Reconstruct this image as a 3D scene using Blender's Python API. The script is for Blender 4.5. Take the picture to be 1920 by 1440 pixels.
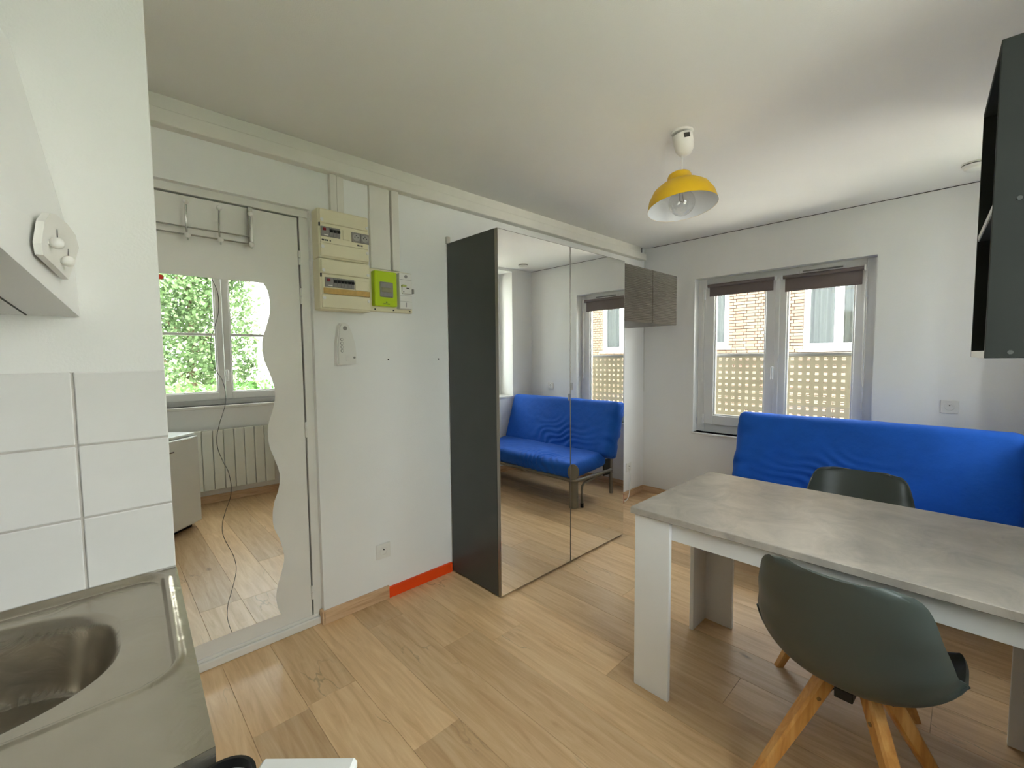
import bpy, bmesh, math, random
from math import radians, sin, cos, pi, sqrt
from mathutils import Vector, Matrix, noise
random.seed(7)
scene = bpy.context.scene
for o in list(bpy.data.objects): bpy.data.objects.remove(o)
COL = scene.collection

# ---------------------------------------------------------------- camera, world, light, exposure
F_PX, YAW, PITCH, ROLL, CAM_H = 821.57, radians(46.396), radians(3.528), radians(-.5506), 1.38
f_ = Vector((cos(YAW)*cos(PITCH), sin(YAW)*cos(PITCH), -sin(PITCH)))
r_ = Vector((sin(YAW), -cos(YAW), 0)); u_ = r_.cross(f_)
r2, u2 = cos(ROLL)*r_+sin(ROLL)*u_, -sin(ROLL)*r_+cos(ROLL)*u_
cd = bpy.data.cameras.new('camera'); cam = bpy.data.objects.new('camera', cd); COL.objects.link(cam)
cd.sensor_fit = 'HORIZONTAL'; cd.sensor_width = 36; cd.lens = F_PX/1920*36; cd.clip_start = .02; cd.clip_end = 200
cam.matrix_world = Matrix(((r2.x, u2.x, -f_.x, 0), (r2.y, u2.y, -f_.y, 0), (r2.z, u2.z, -f_.z, CAM_H), (0, 0, 0, 1)))
scene.camera = cam

world = bpy.data.worlds.new('overcast_sky'); scene.world = world; world.use_nodes = True
bg = world.node_tree.nodes['Background']; bg.inputs[0].default_value = (.88, .95, 1.0, 1); bg.inputs[1].default_value = 2.4
scene.view_settings.view_transform = 'Standard'; scene.view_settings.look = 'None'
scene.view_settings.gamma = 1; scene.view_settings.use_curve_mapping = False
scene.view_settings.exposure = 2.75
scene.cycles.diffuse_bounces = 6; scene.cycles.max_bounces = 10
sd = bpy.data.lights.new('sun', 'SUN'); sd.energy = 7.; sd.angle = radians(6); sd.color = (1, .97, .93)     # high sun behind the building
so = bpy.data.objects.new('sun', sd); COL.objects.link(so); so.rotation_euler = Vector((.03, -.50, -.86)).to_track_quat('-Z', 'Y').to_euler()

WR_A = math.atan(.0545)                     # the right wall is a little out of square
WR_M = Matrix.Translation((0, -.447, 0)) @ Matrix.Rotation(WR_A, 4, 'Z')
def wr(s, t, z=0): return WR_M @ Vector((s, t, z))

def portal(loc, direction, w, h):
    l = bpy.data.lights.new('sky_portal', 'AREA'); l.shape = 'RECTANGLE'; l.size = w; l.size_y = h
    l.cycles.is_portal = True
    o = bpy.data.objects.new('sky_portal', l); COL.objects.link(o); o.location = loc
    o.rotation_euler = Vector(direction).to_track_quat('-Z', 'Y').to_euler()
portal((4.2, 1.127, 1.37), (-1, 0, 0), 1.29, 1.4)
portal(wr(.93, -.30, 1.65), (-.0545, 1, 0), 1.26, 1.42)
portal(wr(3.37, -.32, 1.65), (-.0545, 1, 0), .64, 1.5)

# ---------------------------------------------------------------- materials
MATS = {}
def lin(c): return tuple((x/12.92 if x <= .04045 else ((x+.055)/1.055)**2.4) for x in (v/255 for v in c))
def mat(name, col, rough=.5, metal=0., var=.06, vscale=6., bump=0., bscale=200., spec=.5, srgb=True, **kw):
    m = bpy.data.materials.new(name); m.use_nodes = True; MATS[name] = m
    nt = m.node_tree; N = nt.nodes; b = N['Principled BSDF']
    c = lin(col) if srgb else col
    b.inputs['Roughness'].default_value = rough; b.inputs['Metallic'].default_value = metal
    b.inputs['Specular IOR Level'].default_value = spec
    for k, v in kw.items(): b.inputs[k].default_value = v
    tc = N.new('ShaderNodeTexCoord')
    nz = N.new('ShaderNodeTexNoise'); nz.inputs['Scale'].default_value = vscale; nz.inputs['Detail'].default_value = 4
    nt.links.new(tc.outputs['Object'], nz.inputs['Vector'])
    rp = N.new('ShaderNodeValToRGB')
    rp.color_ramp.elements[0].position = .3; rp.color_ramp.elements[1].position = .7
    rp.color_ramp.elements[0].color = tuple(x*(1-var) for x in c)+(1,)
    rp.color_ramp.elements[1].color = tuple(min(1, x*(1+var)) for x in c)+(1,)
    nt.links.new(nz.outputs['Fac'], rp.inputs['Fac']); nt.links.new(rp.outputs['Color'], b.inputs['Base Color'])
    if bump:
        n2 = N.new('ShaderNodeTexNoise'); n2.inputs['Scale'].default_value = bscale; n2.inputs['Detail'].default_value = 3
        nt.links.new(tc.outputs['Object'], n2.inputs['Vector'])
        bp = N.new('ShaderNodeBump'); bp.inputs['Strength'].default_value = bump; bp.inputs['Distance'].default_value = .002
        nt.links.new(n2.outputs['Fac'], bp.inputs['Height']); nt.links.new(bp.outputs['Normal'], b.inputs['Normal'])
    return m
WALL = mat('white_wall_paint', (.865, .86, .845), .75, var=.015, vscale=3, bump=.25, bscale=180, srgb=False)
CEIL = mat('white_ceiling_paint', (.87, .855, .83), .85, var=.015, vscale=2, bump=.3, bscale=220, srgb=False)
GLOSSW = mat('white_door_paint', (.80, .78, .74), .38, var=.02, vscale=4, bump=.12, bscale=30, srgb=False)
TRUNK = mat('white_trunking', (.78, .75, .69), .5, var=.03, srgb=False)
TILE = mat('white_glazed_tile', (.80, .79, .78), .16, var=.02, vscale=9, bump=.1, bscale=12, srgb=False)
GROUT = mat('grey_grout', (.55, .52, .49), .9, var=.1, vscale=20, srgb=False)
PVC = mat('white_window_plastic', (.84, .84, .83), .3, var=.01, srgb=False)
LAM = mat('white_laminate', (.82, .815, .80), .35, var=.01, srgb=False)
ANTH = mat('anthracite_wardrobe_foil', (62, 65, 62), .42, var=.05, bump=.05, bscale=300)
DARKCAB = mat('dark_cabinet_foil', (33, 36, 33), .62, var=.05, spec=.2, bump=.08, bscale=400)
CABIN = mat('cabinet_interior_black', (20, 20, 20), .6)
RIB = mat('ribbed_grey_brown', (100, 95, 86), .42, var=.04)
ALU = mat('aluminium_edge', (150, 145, 138), .35, 1., var=.03)
CHROME = mat('brushed_chrome', (190, 188, 182), .22, 1., var=.03)
MIRROR = mat('silver_mirror', (.90, .905, .88), 0., 1., var=0, srgb=False)
BLUE = mat('blue_cotton_cover', (.0, .098, .53), .8, var=.06, vscale=8, bump=.6, bscale=16, srgb=False)
def translucent(m, k):
    nt = m.node_tree; N = nt.nodes; b = N['Principled BSDF']; t = N.new('ShaderNodeBsdfTranslucent'); mx = N.new('ShaderNodeMixShader'); mx.inputs[0].default_value = k
    src = b.inputs['Base Color'].links[0].from_socket; nt.links.new(src, t.inputs[0]); nt.links.new(b.outputs[0], mx.inputs[1]); nt.links.new(t.outputs[0], mx.inputs[2]); nt.links.new(mx.outputs[0], N['Material Output'].inputs[0])
BLUE.node_tree.nodes['Principled BSDF'].inputs['Sheen Weight'].default_value = .06
[n for n in BLUE.node_tree.nodes if n.type == 'BUMP'][0].inputs['Distance'].default_value = .007
SOFAM = mat('grey_sofa_metal', (128, 122, 110), .4, .4, var=.04)
BLACK = mat('black_plastic', (18, 18, 18), .5)
CHAIR = mat('grey_green_chair_plastic', (74, 81, 77), .36, var=.03)
PAD = mat('black_seat_pad', (26, 28, 28), .6, var=.1)
YEL = mat('yellow_lamp_enamel', (226, 182, 24), .45, var=.02)
LAMPIN = mat('white_lamp_inside', (.8, .81, .83), .35, var=.01, srgb=False)
IVORY = mat('ivory_plastic', (232, 224, 194), .45, var=.02)
WPLAS = mat('white_plastic', (.80, .78, .74), .4, var=.01, srgb=False)
MODG = mat('grey_breaker_plastic', (142, 138, 134), .45, var=.08, vscale=60)
GREEN = mat('lime_green_plastic', (184, 212, 8), .4, var=.02)
SCREEN = mat('meter_display', (150, 146, 118), .25, var=.1, vscale=40)
TAN = mat('brown_label_strip', (206, 168, 98), .6, var=.12, vscale=60)
INK = mat('ink_print', (60, 58, 54), .6)
ORANGE = mat('orange_painted_wood', (236, 72, 0), .5, var=.05)
BLIND = mat('mauve_grey_blind', (126, 114, 112), .8, var=.04, bump=.1, bscale=400)
RADW = mat('radiator_enamel', (.74, .75, .69), .4, var=.01, srgb=False)
FRIDGE = mat('fridge_enamel', (.80, .82, .80), .3, var=.01, srgb=False)
RED = mat('dark_red_plastic', (140, 20, 40), .4)
REDB = mat('bright_red_sticker', (230, 60, 40), .5)
BRICK = mat('pale_brick', (98, 80, 66), .9, var=.12, vscale=3, bump=.4, bscale=60)
MORTAR = mat('brown_mortar', (52, 40, 33), .95, var=.12, vscale=12)
RENDER = mat('white_house_render', (.75, .74, .72), .9, var=.03, srgb=False)
SCREENP = mat('pale_screen_panel', (160, 156, 143), .55, var=.03)
translucent(SCREENP, .65)
RAIL = mat('grey_screen_rail', (126, 125, 124), .5)
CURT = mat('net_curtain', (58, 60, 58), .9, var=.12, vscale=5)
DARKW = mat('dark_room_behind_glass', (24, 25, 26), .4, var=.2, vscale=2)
BARK = mat('tree_bark', (104, 88, 70), .9, var=.25, vscale=12, bump=.6, bscale=40)
LEAF = mat('birch_leaf', (88, 112, 70), .6, var=.3, vscale=1.5)
LEAF2 = mat('hedge_leaf', (84, 122, 62), .6, var=.3, vscale=2.5)
GRASS = mat('paved_ground', (200, 194, 182), .95, var=.15, vscale=2)
WIRE = mat('white_cable', (.75, .74, .70), .5, srgb=False)
for m_ in (LEAF, LEAF2): translucent(m_, .35)
translucent(BLIND, .12)

def brick_tone(m):
    nt = m.node_tree; N = nt.nodes; b = N['Principled BSDF']
    oi = N.new('ShaderNodeObjectInfo'); rp = N.new('ShaderNodeValToRGB')
    e = rp.color_ramp.elements; e[0].color = lin((104, 91, 76))+(1,); e[1].color = lin((90, 67, 57))+(1,)
    e2 = e.new(.6); e2.color = lin((98, 80, 66))+(1,)
    mx = N.new('ShaderNodeMix'); mx.data_type = 'RGBA'; mx.inputs[0].default_value = .75
    old = b.inputs['Base Color'].links[0].from_socket
    nt.links.new(oi.outputs['Random'], rp.inputs['Fac']); nt.links.new(old, mx.inputs[6]); nt.links.new(rp.outputs['Color'], mx.inputs[7])
    nt.links.new(mx.outputs[2], b.inputs['Base Color'])
brick_tone(BRICK)

def glass_mat(name, tint=(1, 1, 1)):
    m = bpy.data.materials.new(name); m.use_nodes = True; nt = m.node_tree; N = nt.nodes
    N.remove(N['Principled BSDF']); out = N['Material Output']
    t = N.new('ShaderNodeBsdfTransparent'); t.inputs[0].default_value = tint+(1,)
    g = N.new('ShaderNodeBsdfGlossy'); g.inputs['Roughness'].default_value = .01
    lw = N.new('ShaderNodeLayerWeight'); pw = N.new('ShaderNodeMath'); pw.operation = 'POWER'; pw.inputs[1].default_value = 5; nt.links.new(lw.outputs['Facing'], pw.inputs[0])
    fr = N.new('ShaderNodeMath'); fr.operation = 'MULTIPLY_ADD'; fr.inputs[1].default_value = .8; fr.inputs[2].default_value = .045; nt.links.new(pw.outputs[0], fr.inputs[0])
    mx = N.new('ShaderNodeMixShader'); nt.links.new(fr.outputs[0], mx.inputs[0]); nt.links.new(t.outputs[0], mx.inputs[1]); nt.links.new(g.outputs[0], mx.inputs[2])
    nt.links.new(mx.outputs[0], out.inputs[0]); return m
GLASS = glass_mat('window_glass', (.97, .985, .97)); HGLASS = glass_mat('house_window_glass', (.9, .92, .9)); [n for n in HGLASS.node_tree.nodes if n.type == 'MATH' and n.operation == 'MULTIPLY_ADD'][0].inputs[2].default_value = .022; BULB = glass_mat('clear_bulb_glass', (.93, .93, .93)); [n for n in BULB.node_tree.nodes if n.type == 'MATH' and n.operation == 'MULTIPLY_ADD'][0].inputs[2].default_value = .10

def oak(name, c_lo, c_mid, c_hi, along='y', rough=.36, rnd=True, bands=True):
    m = bpy.data.materials.new(name); m.use_nodes = True; nt = m.node_tree; N = nt.nodes; L = nt.links; b = N['Principled BSDF']
    tc = N.new('ShaderNodeTexCoord'); oi = N.new('ShaderNodeObjectInfo')
    mul = N.new('ShaderNodeMath'); mul.operation = 'MULTIPLY'; mul.inputs[1].default_value = 37.
    L.new(oi.outputs['Random'], mul.inputs[0])
    add = N.new('ShaderNodeVectorMath'); add.operation = 'ADD'; L.new(tc.outputs['Object'], add.inputs[0]); L.new(mul.outputs[0], add.inputs[1])
    mp = N.new('ShaderNodeMapping'); L.new(add.outputs[0], mp.inputs[0])
    mp.inputs['Scale'].default_value = {'y': (1, .085, 1), 'x': (.085, 1, 1), 'z': (1, 1, .085)}[along]
    warp = N.new('ShaderNodeTexNoise'); warp.inputs['Scale'].default_value = 9; warp.inputs['Detail'].default_value = 2
    L.new(mp.outputs[0], warp.inputs['Vector'])
    wv = N.new('ShaderNodeTexNoise'); wv.inputs['Scale'].default_value = 30; wv.inputs['Detail'].default_value = 9; wv.inputs['Roughness'].default_value = .62; wv.inputs['Distortion'].default_value = 1.2
    L.new(mp.outputs[0], wv.inputs['Vector'])
    ring = N.new('ShaderNodeMath'); ring.operation = 'MULTIPLY'; ring.inputs[1].default_value = 26.; L.new(warp.outputs['Fac'], ring.inputs[0])
    sn = N.new('ShaderNodeMath'); sn.operation = 'SINE'; L.new(ring.outputs[0], sn.inputs[0])
    s2 = N.new('ShaderNodeMath'); s2.operation = 'MULTIPLY_ADD'; s2.inputs[1].default_value = .05; L.new(sn.outputs[0], s2.inputs[0]); L.new(wv.outputs['Fac'], s2.inputs[2])
    rp = N.new('ShaderNodeValToRGB'); e = rp.color_ramp.elements
    e[0].position = .30; e[0].color = lin(c_lo)+(1,); e[1].position = .72; e[1].color = lin(c_hi)+(1,)
    k = e.new(.5); k.color = lin(c_mid)+(1,)
    L.new(s2.outputs[0], rp.inputs['Fac'])
    hs = N.new('ShaderNodeHueSaturation')
    mr = N.new('ShaderNodeMapRange'); mr.inputs['To Min'].default_value = .84 if rnd else 1; mr.inputs['To Max'].default_value = 1.12 if rnd else 1
    L.new(oi.outputs['Random'], mr.inputs['Value']); L.new(mr.outputs[0], hs.inputs['Value']); L.new(rp.outputs['Color'], hs.inputs['Color'])
    col = hs.outputs['Color']
    if bands:   # knots and dark checks
        vo = N.new('ShaderNodeTexVoronoi'); vo.inputs['Scale'].default_value = 2.3
        mp2 = N.new('ShaderNodeMapping'); mp2.inputs['Scale'].default_value = (1.6, .8, .001) if along == 'y' else (.8, 1.6, .001)
        L.new(add.outputs[0], mp2.inputs[0])
        ad2 = N.new('ShaderNodeVectorMath'); ad2.operation = 'MULTIPLY_ADD'; ad2.inputs[1].default_value = (.12, .12, 0); L.new(warp.outputs['Color'], ad2.inputs[0]); L.new(mp2.outputs[0], ad2.inputs[2])
        L.new(ad2.outputs[0], vo.inputs['Vector'])
        kr = N.new('ShaderNodeValToRGB'); kr.color_ramp.elements[0].position = .012; kr.color_ramp.elements[0].color = (.35, .35, .35, 1); kr.color_ramp.elements[1].position = .07
        L.new(vo.outputs['Distance'], kr.inputs['Fac'])
        mx = N.new('ShaderNodeMix'); mx.data_type = 'RGBA'; mx.blend_type = 'MULTIPLY'; mx.inputs[0].default_value = .8
        L.new(col, mx.inputs[6]); L.new(kr.outputs['Color'], mx.inputs[7]); col = mx.outputs[2]
    if bands:   # long wandering cracks, only in places
        mp3 = N.new('ShaderNodeMapping'); mp3.inputs['Scale'].default_value = (3.2, .9, 1); L.new(add.outputs[0], mp3.inputs[0])
        n3 = N.new('ShaderNodeTexNoise'); n3.inputs['Scale'].default_value = 1.6; n3.inputs['Detail'].default_value = 5; n3.inputs['Roughness'].default_value = .45; L.new(mp3.outputs[0], n3.inputs['Vector'])
        sb = N.new('ShaderNodeMath'); sb.operation = 'SUBTRACT'; sb.inputs[1].default_value = .5; L.new(n3.outputs['Fac'], sb.inputs[0])
        ab = N.new('ShaderNodeMath'); ab.operation = 'ABSOLUTE'; L.new(sb.outputs[0], ab.inputs[0])
        cr3 = N.new('ShaderNodeMapRange'); cr3.inputs['From Min'].default_value = .001; cr3.inputs['From Max'].default_value = .007; cr3.inputs['To Min'].default_value = .68; L.new(ab.outputs[0], cr3.inputs['Value'])
        n4 = N.new('ShaderNodeTexNoise'); n4.inputs['Scale'].default_value = 2.2; L.new(add.outputs[0], n4.inputs['Vector'])
        ms = N.new('ShaderNodeMapRange'); ms.inputs['From Min'].default_value = .55; ms.inputs['From Max'].default_value = .64; L.new(n4.outputs['Fac'], ms.inputs['Value'])
        m3 = N.new('ShaderNodeMix'); m3.data_type = 'RGBA'; m3.blend_type = 'MULTIPLY'; L.new(ms.outputs[0], m3.inputs[0]); L.new(col, m3.inputs[6]); L.new(cr3.outputs[0], m3.inputs[7]); col = m3.outputs[2]
    L.new(col, b.inputs['Base Color']); b.inputs['Roughness'].default_value = rough
    bp = N.new('ShaderNodeBump'); bp.inputs['Strength'].default_value = .12; bp.inputs['Distance'].default_value = .001
    L.new(s2.outputs[0], bp.inputs['Height']); L.new(bp.outputs['Normal'], b.inputs['Normal'])
    return m
OAK = oak('oak_floorboard', (198, 160, 117), (214, 178, 134), (226, 194, 152))
OAKB = oak('oak_baseboard', (178, 136, 100), (210, 174, 136), (224, 192, 156), 'x', .5, False, False)
OAKBY = oak('oak_baseboard_y', (178, 136, 100), (210, 174, 136), (224, 192, 156), 'y', .5, False, False)
BEECH = oak('beech_chair_leg', (190, 128, 62), (214, 154, 82), (228, 176, 106), 'z', .4, False, False)

def concrete():
    m = mat('concrete_effect_tabletop', (168, 160, 150), .33, var=.27)
    nt = m.node_tree; N = nt.nodes; nz = [n for n in N if n.type == 'TEX_NOISE'][0]
    nz.inputs['Detail'].default_value = 9; nz.inputs['Roughness'].default_value = .66; nz.inputs['Distortion'].default_value = .8
    return m
CONC = concrete()
def steel():
    m = mat('worn_steel_sink', (182, 174, 160), .27, .85, var=.08, vscale=7)
    nt = m.node_tree; N = nt.nodes; b = N['Principled BSDF']
    tc = [n for n in N if n.type == 'TEX_COORD'][0]
    n2 = N.new('ShaderNodeTexNoise'); n2.inputs['Scale'].default_value = 16; n2.inputs['Detail'].default_value = 5; n2.inputs['Distortion'].default_value = 1.5
    nt.links.new(tc.outputs['Object'], n2.inputs['Vector'])
    bp = N.new('ShaderNodeBump'); bp.inputs['Strength'].default_value = .35; bp.inputs['Distance'].default_value = .004
    nt.links.new(n2.outputs['Fac'], bp.inputs['Height']); nt.links.new(bp.outputs['Normal'], b.inputs['Normal'])
    return m
STEEL = steel()

# ---------------------------------------------------------------- mesh helpers
class B:
    def __init__(s): s.bm = bmesh.new()
    def box(s, x0, x1, y0, y1, z0, z1, bev=0., seg=1):
        r = bmesh.ops.create_cube(s.bm, size=1.0)
        for v in r['verts']:
            v.co = Vector(((x0+x1)/2+v.co.x*(x1-x0), (y0+y1)/2+v.co.y*(y1-y0), (z0+z1)/2+v.co.z*(z1-z0)))
        if bev:
            es = list({e for v in r['verts'] for e in v.link_edges})
            bmesh.ops.bevel(s.bm, geom=es, offset=bev, segments=seg, affect='EDGES', profile=.5)
        return s
    def cyl(s, p0, p1, r0, r1=None, n=16, caps=True):
        p0, p1 = Vector(p0), Vector(p1); r1 = r0 if r1 is None else r1
        d = p1-p0; q = d.to_track_quat('Z', 'Y').to_matrix()
        a, b = [], []
        for i in range(n):
            w = Vector((cos(2*pi*i/n), sin(2*pi*i/n), 0))
            a.append(s.bm.verts.new(p0+q@(w*r0))); b.append(s.bm.verts.new(p1+q@(w*r1)))
        for i in range(n):
            j = (i+1) % n; s.bm.faces.new((a[i], a[j], b[j], b[i]))
        if caps: s.bm.faces.new(a[::-1]); s.bm.faces.new(b)
        return s
    def tube(s, pts, r, n=10, closed=False):
        pts = [Vector(p) for p in pts]; rings = []
        up = Vector((.13, .27, .95))
        for i, p in enumerate(pts):
            a = pts[max(i-1, 0)] if not closed else pts[i-1]
            b = pts[min(i+1, len(pts)-1)] if not closed else pts[(i+1) % len(pts)]
            t = (b-a).normalized(); x = t.cross(up)
            if x.length < 1e-4: x = t.orthogonal()
            x.normalize(); y = x.cross(t).normalized(); up = y
            rr = r(i/(len(pts)-1)) if callable(r) else r
            rings.append([s.bm.verts.new(p+(x*cos(2*pi*k/n)+y*sin(2*pi*k/n))*rr) for k in range(n)])
        m = len(rings)
        for i in range(m if closed else m-1):
            A, Bq = rings[i], rings[(i+1) % m]
            for k in range(n):
                j = (k+1) % n; s.bm.faces.new((A[k], A[j], Bq[j], Bq[k]))
        if not closed: s.bm.faces.new(rings[0][::-1]); s.bm.faces.new(rings[-1])
        return s
    def ball(s, c, r, n=14, sc=(1, 1, 1)):
        q = bmesh.ops.create_uvsphere(s.bm, u_segments=n, v_segments=max(6, n*2//3), radius=r)
        for v in q['verts']: v.co = Vector((v.co.x*sc[0], v.co.y*sc[1], v.co.z*sc[2]))+Vector(c)
        return s
    def lathe(s, prof, n=32, M=Matrix.Identity(4)):
        rings = []
        for r, z in prof:
            rings.append([s.bm.verts.new(M@Vector((r*cos(2*pi*i/n), r*sin(2*pi*i/n), z))) for i in range(n)])
        for A, Bq in zip(rings, rings[1:]):
            for k in range(n):
                j = (k+1) % n; s.bm.faces.new((A[k], A[j], Bq[j], Bq[k]))
        return s
    def prism(s, poly, off):           # poly: 3D points in order, off: extrusion vector
        off = Vector(off); a = [s.bm.verts.new(Vector(p)) for p in poly]; b = [s.bm.verts.new(Vector(p)+off) for p in poly]
        n = len(poly); s.bm.faces.new(a[::-1]); s.bm.faces.new(b)
        for i in range(n):
            j = (i+1) % n; s.bm.faces.new((a[i], a[j], b[j], b[i]))
        return s
    def grid(s, fn, nu, nv, closeu=False):
        V = [[s.bm.verts.new(Vector(fn(i/nu, j/nv))) for j in range(nv+1)] for i in range(nu+(0 if closeu else 1))]
        m = len(V)
        for i in range(nu):
            for j in range(nv):
                s.bm.faces.new((V[i][j], V[(i+1) % m][j], V[(i+1) % m][j+1], V[i][j+1]))
        return V
    def xf(s, M):
        bmesh.ops.transform(s.bm, matrix=M, verts=s.bm.verts); return s
    def build(s, name, m, parent=None, smooth=False, label=None, cat=None, group=None, kind=None, fix=True, ang=40):
        if fix: bmesh.ops.recalc_face_normals(s.bm, faces=s.bm.faces)
        vs = s.bm.verts
        lo = Vector([min(v.co[i] for v in vs) for i in range(3)]); hi = Vector([max(v.co[i] for v in vs) for i in range(3)])
        c = (lo+hi)/2; bmesh.ops.translate(s.bm, verts=vs, vec=-c)
        me = bpy.data.meshes.new(name); s.bm.to_mesh(me); s.bm.free()
        if smooth:
            me.polygons.foreach_set('use_smooth', [True]*len(me.polygons))
            try: me.set_sharp_from_angle(angle=radians(ang))
            except Exception: pass
        for q in (m if isinstance(m, (list, tuple)) else [m]): me.materials.append(q)
        o = bpy.data.objects.new(name, me); COL.objects.link(o)
        off = Vector((0, 0, 0))
        p = parent
        while p is not None: off += p.location; p = p.parent
        o.location = c-off; o.parent = parent
        tag(o, label, cat, group, kind); return o
def tag(o, label=None, cat=None, group=None, kind=None):
    if label: o['label'] = label
    if cat: o['category'] = cat
    if group: o['group'] = group
    if kind: o['kind'] = kind
    return o
def thing(name, loc, label=None, cat=None, group=None, kind=None):
    o = bpy.data.objects.new(name, None); COL.objects.link(o); o.location = loc; o.empty_display_size = .1
    return tag(o, label, cat, group, kind)
def bx(name, m, parent, x0, x1, y0, y1, z0, z1, bev=0., **k):
    return B().box(x0, x1, y0, y1, z0, z1, bev).build(name, m, parent, **k)
def turn(o, M):                                  # place a thing whose parts were built in local coordinates
    o.location = M.to_translation(); o.rotation_euler = M.to_euler()
def copy_tree(o, parent=None):
    c = o.copy(); COL.objects.link(c); c.parent = parent
    for ch in o.children: copy_tree(ch, c)
    return c

HC = 2.432            # ceiling height
XF, YL = 4.0, 2.28    # far wall, left wall

# ---------------------------------------------------------------- floor
floor = B().box(-1.75, 4.0, -.75, 2.5, -.10, -.009).build('floor', INK, None, label='light oak laminate floor laid in long planks', cat='floor', kind='structure')
PW, PL = .198, 1.285
x0 = .1535-PW*10
for i in range(31):
    xa = x0+i*PW
    if xa < -1.75: continue
    xb = min(xa+PW, 4.0)
    if xb-xa < .02: continue
    yend = 2.33
    off = {12: 1.775-2*PL}.get(i, -.72-random.random()*PL)
    y = off
    while y < yend:
        ya, yb = max(y, -.72), min(y+PL, yend); y += PL
        if yb-ya < .05: continue
        B().box(xa+.0003, xb-.0003, ya+.0003, yb-.0003, -.009, 0., .0010).build('plank', OAK, floor)

# ---------------------------------------------------------------- walls and ceiling
bx('ceiling', CEIL, None, -1.75, 4.3, -.9, 2.5, HC, HC+.1, label='plain white painted ceiling', cat='ceiling', kind='structure')
B().box(.116, .805, YL, YL+.2, 2.113, HC).box(.805, XF, YL, YL+.2, -.009, HC).build('wall_left', WALL, None, label='white wall with the door, fuse boxes and mirrored wardrobe', cat='wall', kind='structure')
B().box(XF, XF+.2, .483, 1.77, -.009, .672).box(XF, XF+.2, .483, 1.77, 2.071, HC).box(XF, XF+.2, 1.77, YL+.2, -.009, HC).box(XF, XF+.2, -.6, .483, -.009, HC).build('wall_far', WALL, None, label='white wall with the window above the blue sofa bed', cat='wall', kind='structure')
A0, A1, AZ0, AZ1 = .32, 1.54, .94, 2.36
B0, B1, BZ0, BZ1 = 3.05, 3.69, .907, 2.40
w = B()
w.box(-1.75, A0, -.35, 0, -.009, HC).box(A0, A1, -.35, 0, -.009, AZ0).box(A0, A1, -.35, 0, AZ1, HC).box(A1, B0, -.35, 0, -.009, HC)
w.box(B0, B1, -.35, 0, -.009, BZ0).box(B0, B1, -.35, 0, BZ1, HC).box(B1, 4.08, -.35, 0, -.009, HC)
w.xf(WR_M).build('wall_right', WALL, None, label='white wall with two windows, seen only in the mirrors', cat='wall', kind='structure')
bx('wall_back', WALL, None, -1.95, -1.75, -.9, 2.5, -.009, HC, label='white wall behind the kitchen corner', cat='wall', kind='structure')
kit = B().box(-1.75, .116, 1.27, 2.48, -.009, HC, .002).build('wall_kitchen', WALL, None, label='white kitchen partition wall tiled above the sink', cat='wall', kind='structure')
# tiled splashback: grout bed and single tiles
bx('grout_bed', GROUT, kit, -1.5, .1155, 1.266, 1.271, .895, 1.357)
for r in range(3):
    for c in range(11):
        xr = .1155 if c == 0 else -.0355-(c-1)*.153
        xl = -.0315-c*.153
        zt = 1.357-r*.1527
        B().box(xl, xr, 1.2625, 1.269, max(zt-.149, .9), zt, .0018).build('tile', TILE, kit)

B().cyl((XF-.001, -.22, HC-.001), (XF-.001, 2.2, HC-.001), .0035, n=6).build('ceiling_joint', INK, bpy.data.objects['wall_far'])
# baseboards
bl = B().box(.80, 1.17, YL-.014, YL, 0, .072, .002).box(.792, .806, YL-.014, YL+.03, 0, .072, .002).build('baseboard_left', OAKB, None, label='short oak baseboard at the foot of the white wall by the door', cat='baseboard', kind='structure')
B().box(1.168, 1.612, YL-.016, YL, 0, .062, .002).build('trim_1', ORANGE, None, label='bright orange piece of baseboard beside the wardrobe', cat='baseboard', kind='structure')
B().box(2.9, XF-.012, YL-.012, YL, 0, .065, .002).build('baseboard_corner', OAKB, None, label='oak baseboard between the wardrobe and the far corner', cat='baseboard', kind='structure')
B().box(XF-.012, XF, -.2, YL, 0, .065, .002).build('baseboard_far', OAKBY, None, label='oak baseboard under the window and behind the sofa bed', cat='baseboard', kind='structure')
B().box(-1.6, 3.98, 0, .012, 0, .075, .002).xf(WR_M).build('baseboard_right', OAKB, None, label='oak baseboard below the radiator, seen in the door mirror', cat='baseboard', kind='structure')

# ceiling trunking on the left wall
t2 = thing('trim_2', (2.0, YL, 2.3), 'long white boxed-in trunking along the top of the left wall', 'trim', kind='structure')
bx('lower_board', TRUNK, t2, .12, 3.94, 2.224, YL, 2.306, 2.366, .003)
bx('upper_strip', TRUNK, t2, .12, 3.905, 2.258, YL, 2.366, HC, .002)
bx('dark_end', BLACK, t2, 3.905, 3.925, 2.262, YL, 2.385, HC-.002)
G = 'cable trunking above the fuse boxes'
bx('cable_trunking', TRUNK, None, .900, .932, YL-.028, YL, 2.112, 2.306, .002, label='narrow white cable trunking above the left edge of the fuse boxes', cat='trunking', group=G)
bx('cable_trunking', TRUNK, None, .936, .972, YL-.020, YL, 2.112, 2.306, .002, label='cracked white trunking strip, second from left above the fuse boxes', cat='trunking', group=G)
bx('cable_trunking', TRUNK, None, 1.110, 1.226, YL-.022, YL, 1.868, 2.306, .002, label='wide white cable trunking down to the green meter', cat='trunking', group=G)
bx('cable_trunking', TRUNK, None, 1.236, 1.280, YL-.030, YL, 1.868, 2.306, .002, label='narrow white cable trunking down to the meter, rightmost of the four', cat='trunking', group=G)

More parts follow.
